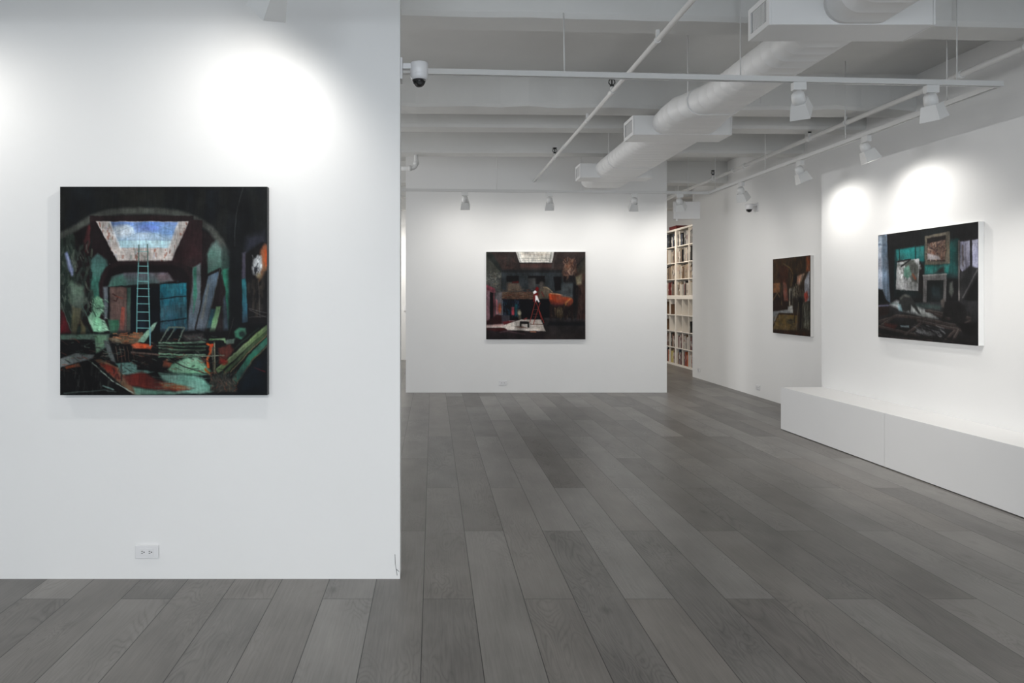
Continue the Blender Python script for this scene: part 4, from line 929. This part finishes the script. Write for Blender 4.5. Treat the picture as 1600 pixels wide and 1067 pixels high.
# ------------------------------------------------------------------ wall outlets
def outlet(label, loc, rotz):
    t_ = thing('wall_outlet', label, 'outlet', loc, 'white wall outlets'); t_.rotation_euler = (0, 0, rotz)
    MB().box(-.0595, .0595, -.009, 0, -.034, .034, bevel=.0025).build('cover_plate', M['plastic'], t_)
    r_ = MB().box(-.034, .034, -.0115, -.009, -.017, .017, bevel=.0008).build('receptacle', M['plastic'], t_)
    for cx_ in (-.019, .019):
        s_ = MB(); s_.box(cx_-.0075, cx_+.0005, -.0120, -.0112,   .0034, .0062); s_.box(cx_-.0075, cx_+.0005, -.0120, -.0112, -.0062, -.0034)
        s_.lathe([(.0034, 0), (.0034, .0006)], Matrix.Translation((cx_+.0065, -.0114, 0)) @ Matrix.Rotation(math.pi/2, 4, 'X'), 12)
        s_.build('socket_slots', M['gril'], r_)
    return t_
outlet('white double outlet low on the near left wall below the large painting', (-1.4515, 3.4755, .1405), 0)
outlet('white outlet low on the centre wall below the hall painting', (1.053, 10.2495, .148), 0)
outlet('white outlet low on the far right wall, closest to the bookcase', (4.6795, 12.0, .158), -math.pi/2)
outlet('white outlet low on the right wall, just beyond the white plinths', (4.6795, 9.81, .138), -math.pi/2)

# ------------------------------------------------------------------ bookcases and books
M['back'] = plain('shaded_back_panel', (.34, .32, .29), .6)  # panel colour darkened to hold the shade inside the compartments
BX = 5.09; UW = 1.43; PT = .038; TH = .016; CELL = (UW-2*PT-3*TH)/4
def bookcase(label, y0, z0):
    t_ = thing('bookcase', label, 'bookcase', (BX+.2, y0+UW/2, z0), 'white cube bookcases in the back room')
    ox, oy, oz = BX+.2, y0+UW/2, z0
    m = MB(); m.box(-.2, .195, -UW/2, -UW/2+PT, 0, UW); m.box(-.2, .195, UW/2-PT, UW/2, 0, UW)
    m.box(-.2, .195, -UW/2+PT, UW/2-PT, 0, PT); m.box(-.2, .195, -UW/2+PT, UW/2-PT, UW-PT, UW); m.build('frame', M['case'], t_)
    for k in range(3):
        z = PT+(k+1)*CELL+k*TH; MB().box(-.198, .19, -UW/2+PT, UW/2-PT, z, z+TH).build('shelf', M['case'], t_)
    for k in ((1,) if z0 > .5 else (0, 1, 2)):
        y = -UW/2+PT+(k+1)*CELL+k*TH; m = MB()
        for j in range(4): m.box(-.197, .189, y, y+TH, PT+j*(CELL+TH)+.0005, PT+j*(CELL+TH)+CELL-.0005)
        m.build('divider', M['case'], t_)
    MB().box(.19, .198, -UW/2+PT, UW/2-PT, PT, UW-PT).build('back_panel', M['back'], t_)
    return t_
YU = (12.882, 14.312)
names = {(0, 0): 'lower white cube bookcase, nearer one, standing on the floor behind the right wall', (0, 1): 'upper white cube bookcase, nearer one, stacked on the lower unit',
         (1, 0): 'lower white cube bookcase, farther one, half hidden by the centre wall', (1, 1): 'upper white cube bookcase, farther one, half hidden by the centre wall'}
for i in range(2):
    for j in range(2): bookcase(names[(i, j)], YU[i]+(.0 if i == 0 else .002), j*(UW+.001))
bk = random.Random(4)
COLS = {'black': (.012, .012, .013), 'white': (.52, .50, .46), 'cream': (.38, .32, .24), 'grey': (.13, .13, .13), 'beige': (.24, .18, .13), 'dark red': (.14, .02, .018), 'orange': (.40, .10, .03),
        'brown': (.12, .065, .035), 'yellow': (.42, .34, .10), 'dark blue': (.03, .045, .08)}
for n, c in COLS.items(): M['bk_'+n] = plain('book_cover_'+n.replace(' ', '_'), c, .5)
M['pages'] = plain('book_pages', (.62, .58, .50), .8)
ORD = ['first', 'second', 'third', 'fourth', 'fifth', 'sixth', 'seventh', 'eighth', 'ninth', 'tenth', 'eleventh', 'twelfth', 'thirteenth', 'fourteenth', 'fifteenth', 'sixteenth', 'seventeenth', 'eighteenth', 'nineteenth', 'twentieth', 'twenty-first', 'twenty-second', 'twenty-third', 'twenty-fourth', 'twenty-fifth', 'twenty-sixth', 'twenty-seventh', 'twenty-eighth', 'twenty-ninth', 'thirtieth', 'thirty-first', 'thirty-second', 'thirty-third', 'thirty-fourth', 'thirty-fifth', 'thirty-sixth', 'thirty-seventh', 'thirty-eighth', 'thirty-ninth', 'fortieth', 'forty-first', 'forty-second']
ROW = ['top row', 'second row', 'third row', 'fourth row', 'fifth row', 'sixth row', 'seventh row', 'bottom row']
CN = ['nearest', 'second', 'third', 'fourth', 'farthest']
PAL = [['black', 'black', 'grey', 'white', 'black', 'dark blue', 'black', 'grey'], ['beige', 'white', 'black', 'grey', 'cream', 'black', 'brown'], ['white', 'cream', 'beige', 'black', 'grey', 'brown', 'black'], ['cream', 'white', 'brown', 'dark red', 'beige', 'black'],
       ['brown', 'grey', 'dark red'], ['brown', 'black', 'dark red'], ['black', 'grey', 'white', 'brown', 'black', 'dark red'], ['black', 'dark red', 'orange', 'beige', 'white', 'dark blue']]
def book(y, z, th, h, dp_, colr, label, group, tilt=0, x0=BX+.03):
    o = MB().box(0, dp_, 0, th, 0, h, bevel=.0015).build('book', M['bk_'+colr], None, (x0, y, z))
    tag(o, label, 'book', group)
    MB().box(.004, dp_+.0006, .0025, th-.0025, .003, h+.0006).build('pages', M['pages'], o)
    if bk.random() < .4:
        lab = 'white' if colr not in ('white', 'cream', 'beige') else bk.choice(['black', 'dark red', 'grey'])
        z0 = bk.uniform(.2, .6)*h; MB().box(-.0006, .001, th*.2, th*.8, z0, z0+h*bk.uniform(.15, .35)).build('spine_title', M['bk_'+lab], o)
    return o
cells = [(0, 1), (0, 2), (0, 3), (1, 0), (1, 1)]
for row in range(8):
    unit = 1 if row < 4 else 0; k = 3-(row % 4); z = unit*(UW+.001)+PT+k*(CELL+TH)+.0004
    base_n = {}
    for ci, (u, cidx) in reversed(list(enumerate(cells))):
        comp = CN[ci] if row > 3 else ('nearest', 'middle', 'middle', 'farthest', 'farthest')[ci]
        ya_ = YU[u]+(.0 if u == 0 else .002)+PT+cidx*(CELL+TH)+.003; yb_ = ya_+CELL-.006
        fill = {0: .97, 1: .80, 2: .92, 3: .85, 4: .10, 5: .11, 6: .92, 7: .95}[row]*bk.uniform(.9, 1)
        if row in (1, 3) and ci == 0: fill = .18
        if row in (4, 5) and ci == 0: fill = .10
        y = yb_ if True else ya_; n_ = 0; end = yb_-(yb_-ya_)*fill
        seq = []
        while True:
            th = bk.choice([.014, .018, .022, .026, .03, .036, .042])
            if y-th < end: break
            y -= th+.0008; seq.append((y, th, bk.uniform(.21, .305), bk.uniform(.20, .28), bk.choice(PAL[row])))
        if row == 7 and ci == 3 and len(seq) > 3: seq = [(a, b_, c_, d_, 'yellow' if q_ in (1, 2, 3, 4) else e_) for q_, (a, b_, c_, d_, e_) in enumerate(seq)]
        for q_, (y_, th, h, dp_, cl) in enumerate(seq):
            size = 'tall' if h > .27 else 'mid-height' if h > .24 else 'short'
            book(y_, z, th, h, dp_, cl, '%s %s book, %s from the left in the %s visible compartment, %s' % (size, cl, ORD[base_n.get(comp, 0)+q_], comp, ROW[row]), 'books in the white bookcases')
        base_n[comp] = base_n.get(comp, 0)+len(seq)
mb = MB().box(0, .28, 0, .42, 0, .075, bevel=.004).build('storage_box', M['maroon'], None, (BX+.03, 14.36, 2*UW+.0015))
tag(mb, 'flat dark red box lying on top of the bookcase', 'box')
MB().box(-.004, .284, -.004, .424, .055, .079, bevel=.003).build('lid', M['maroon'], mb)
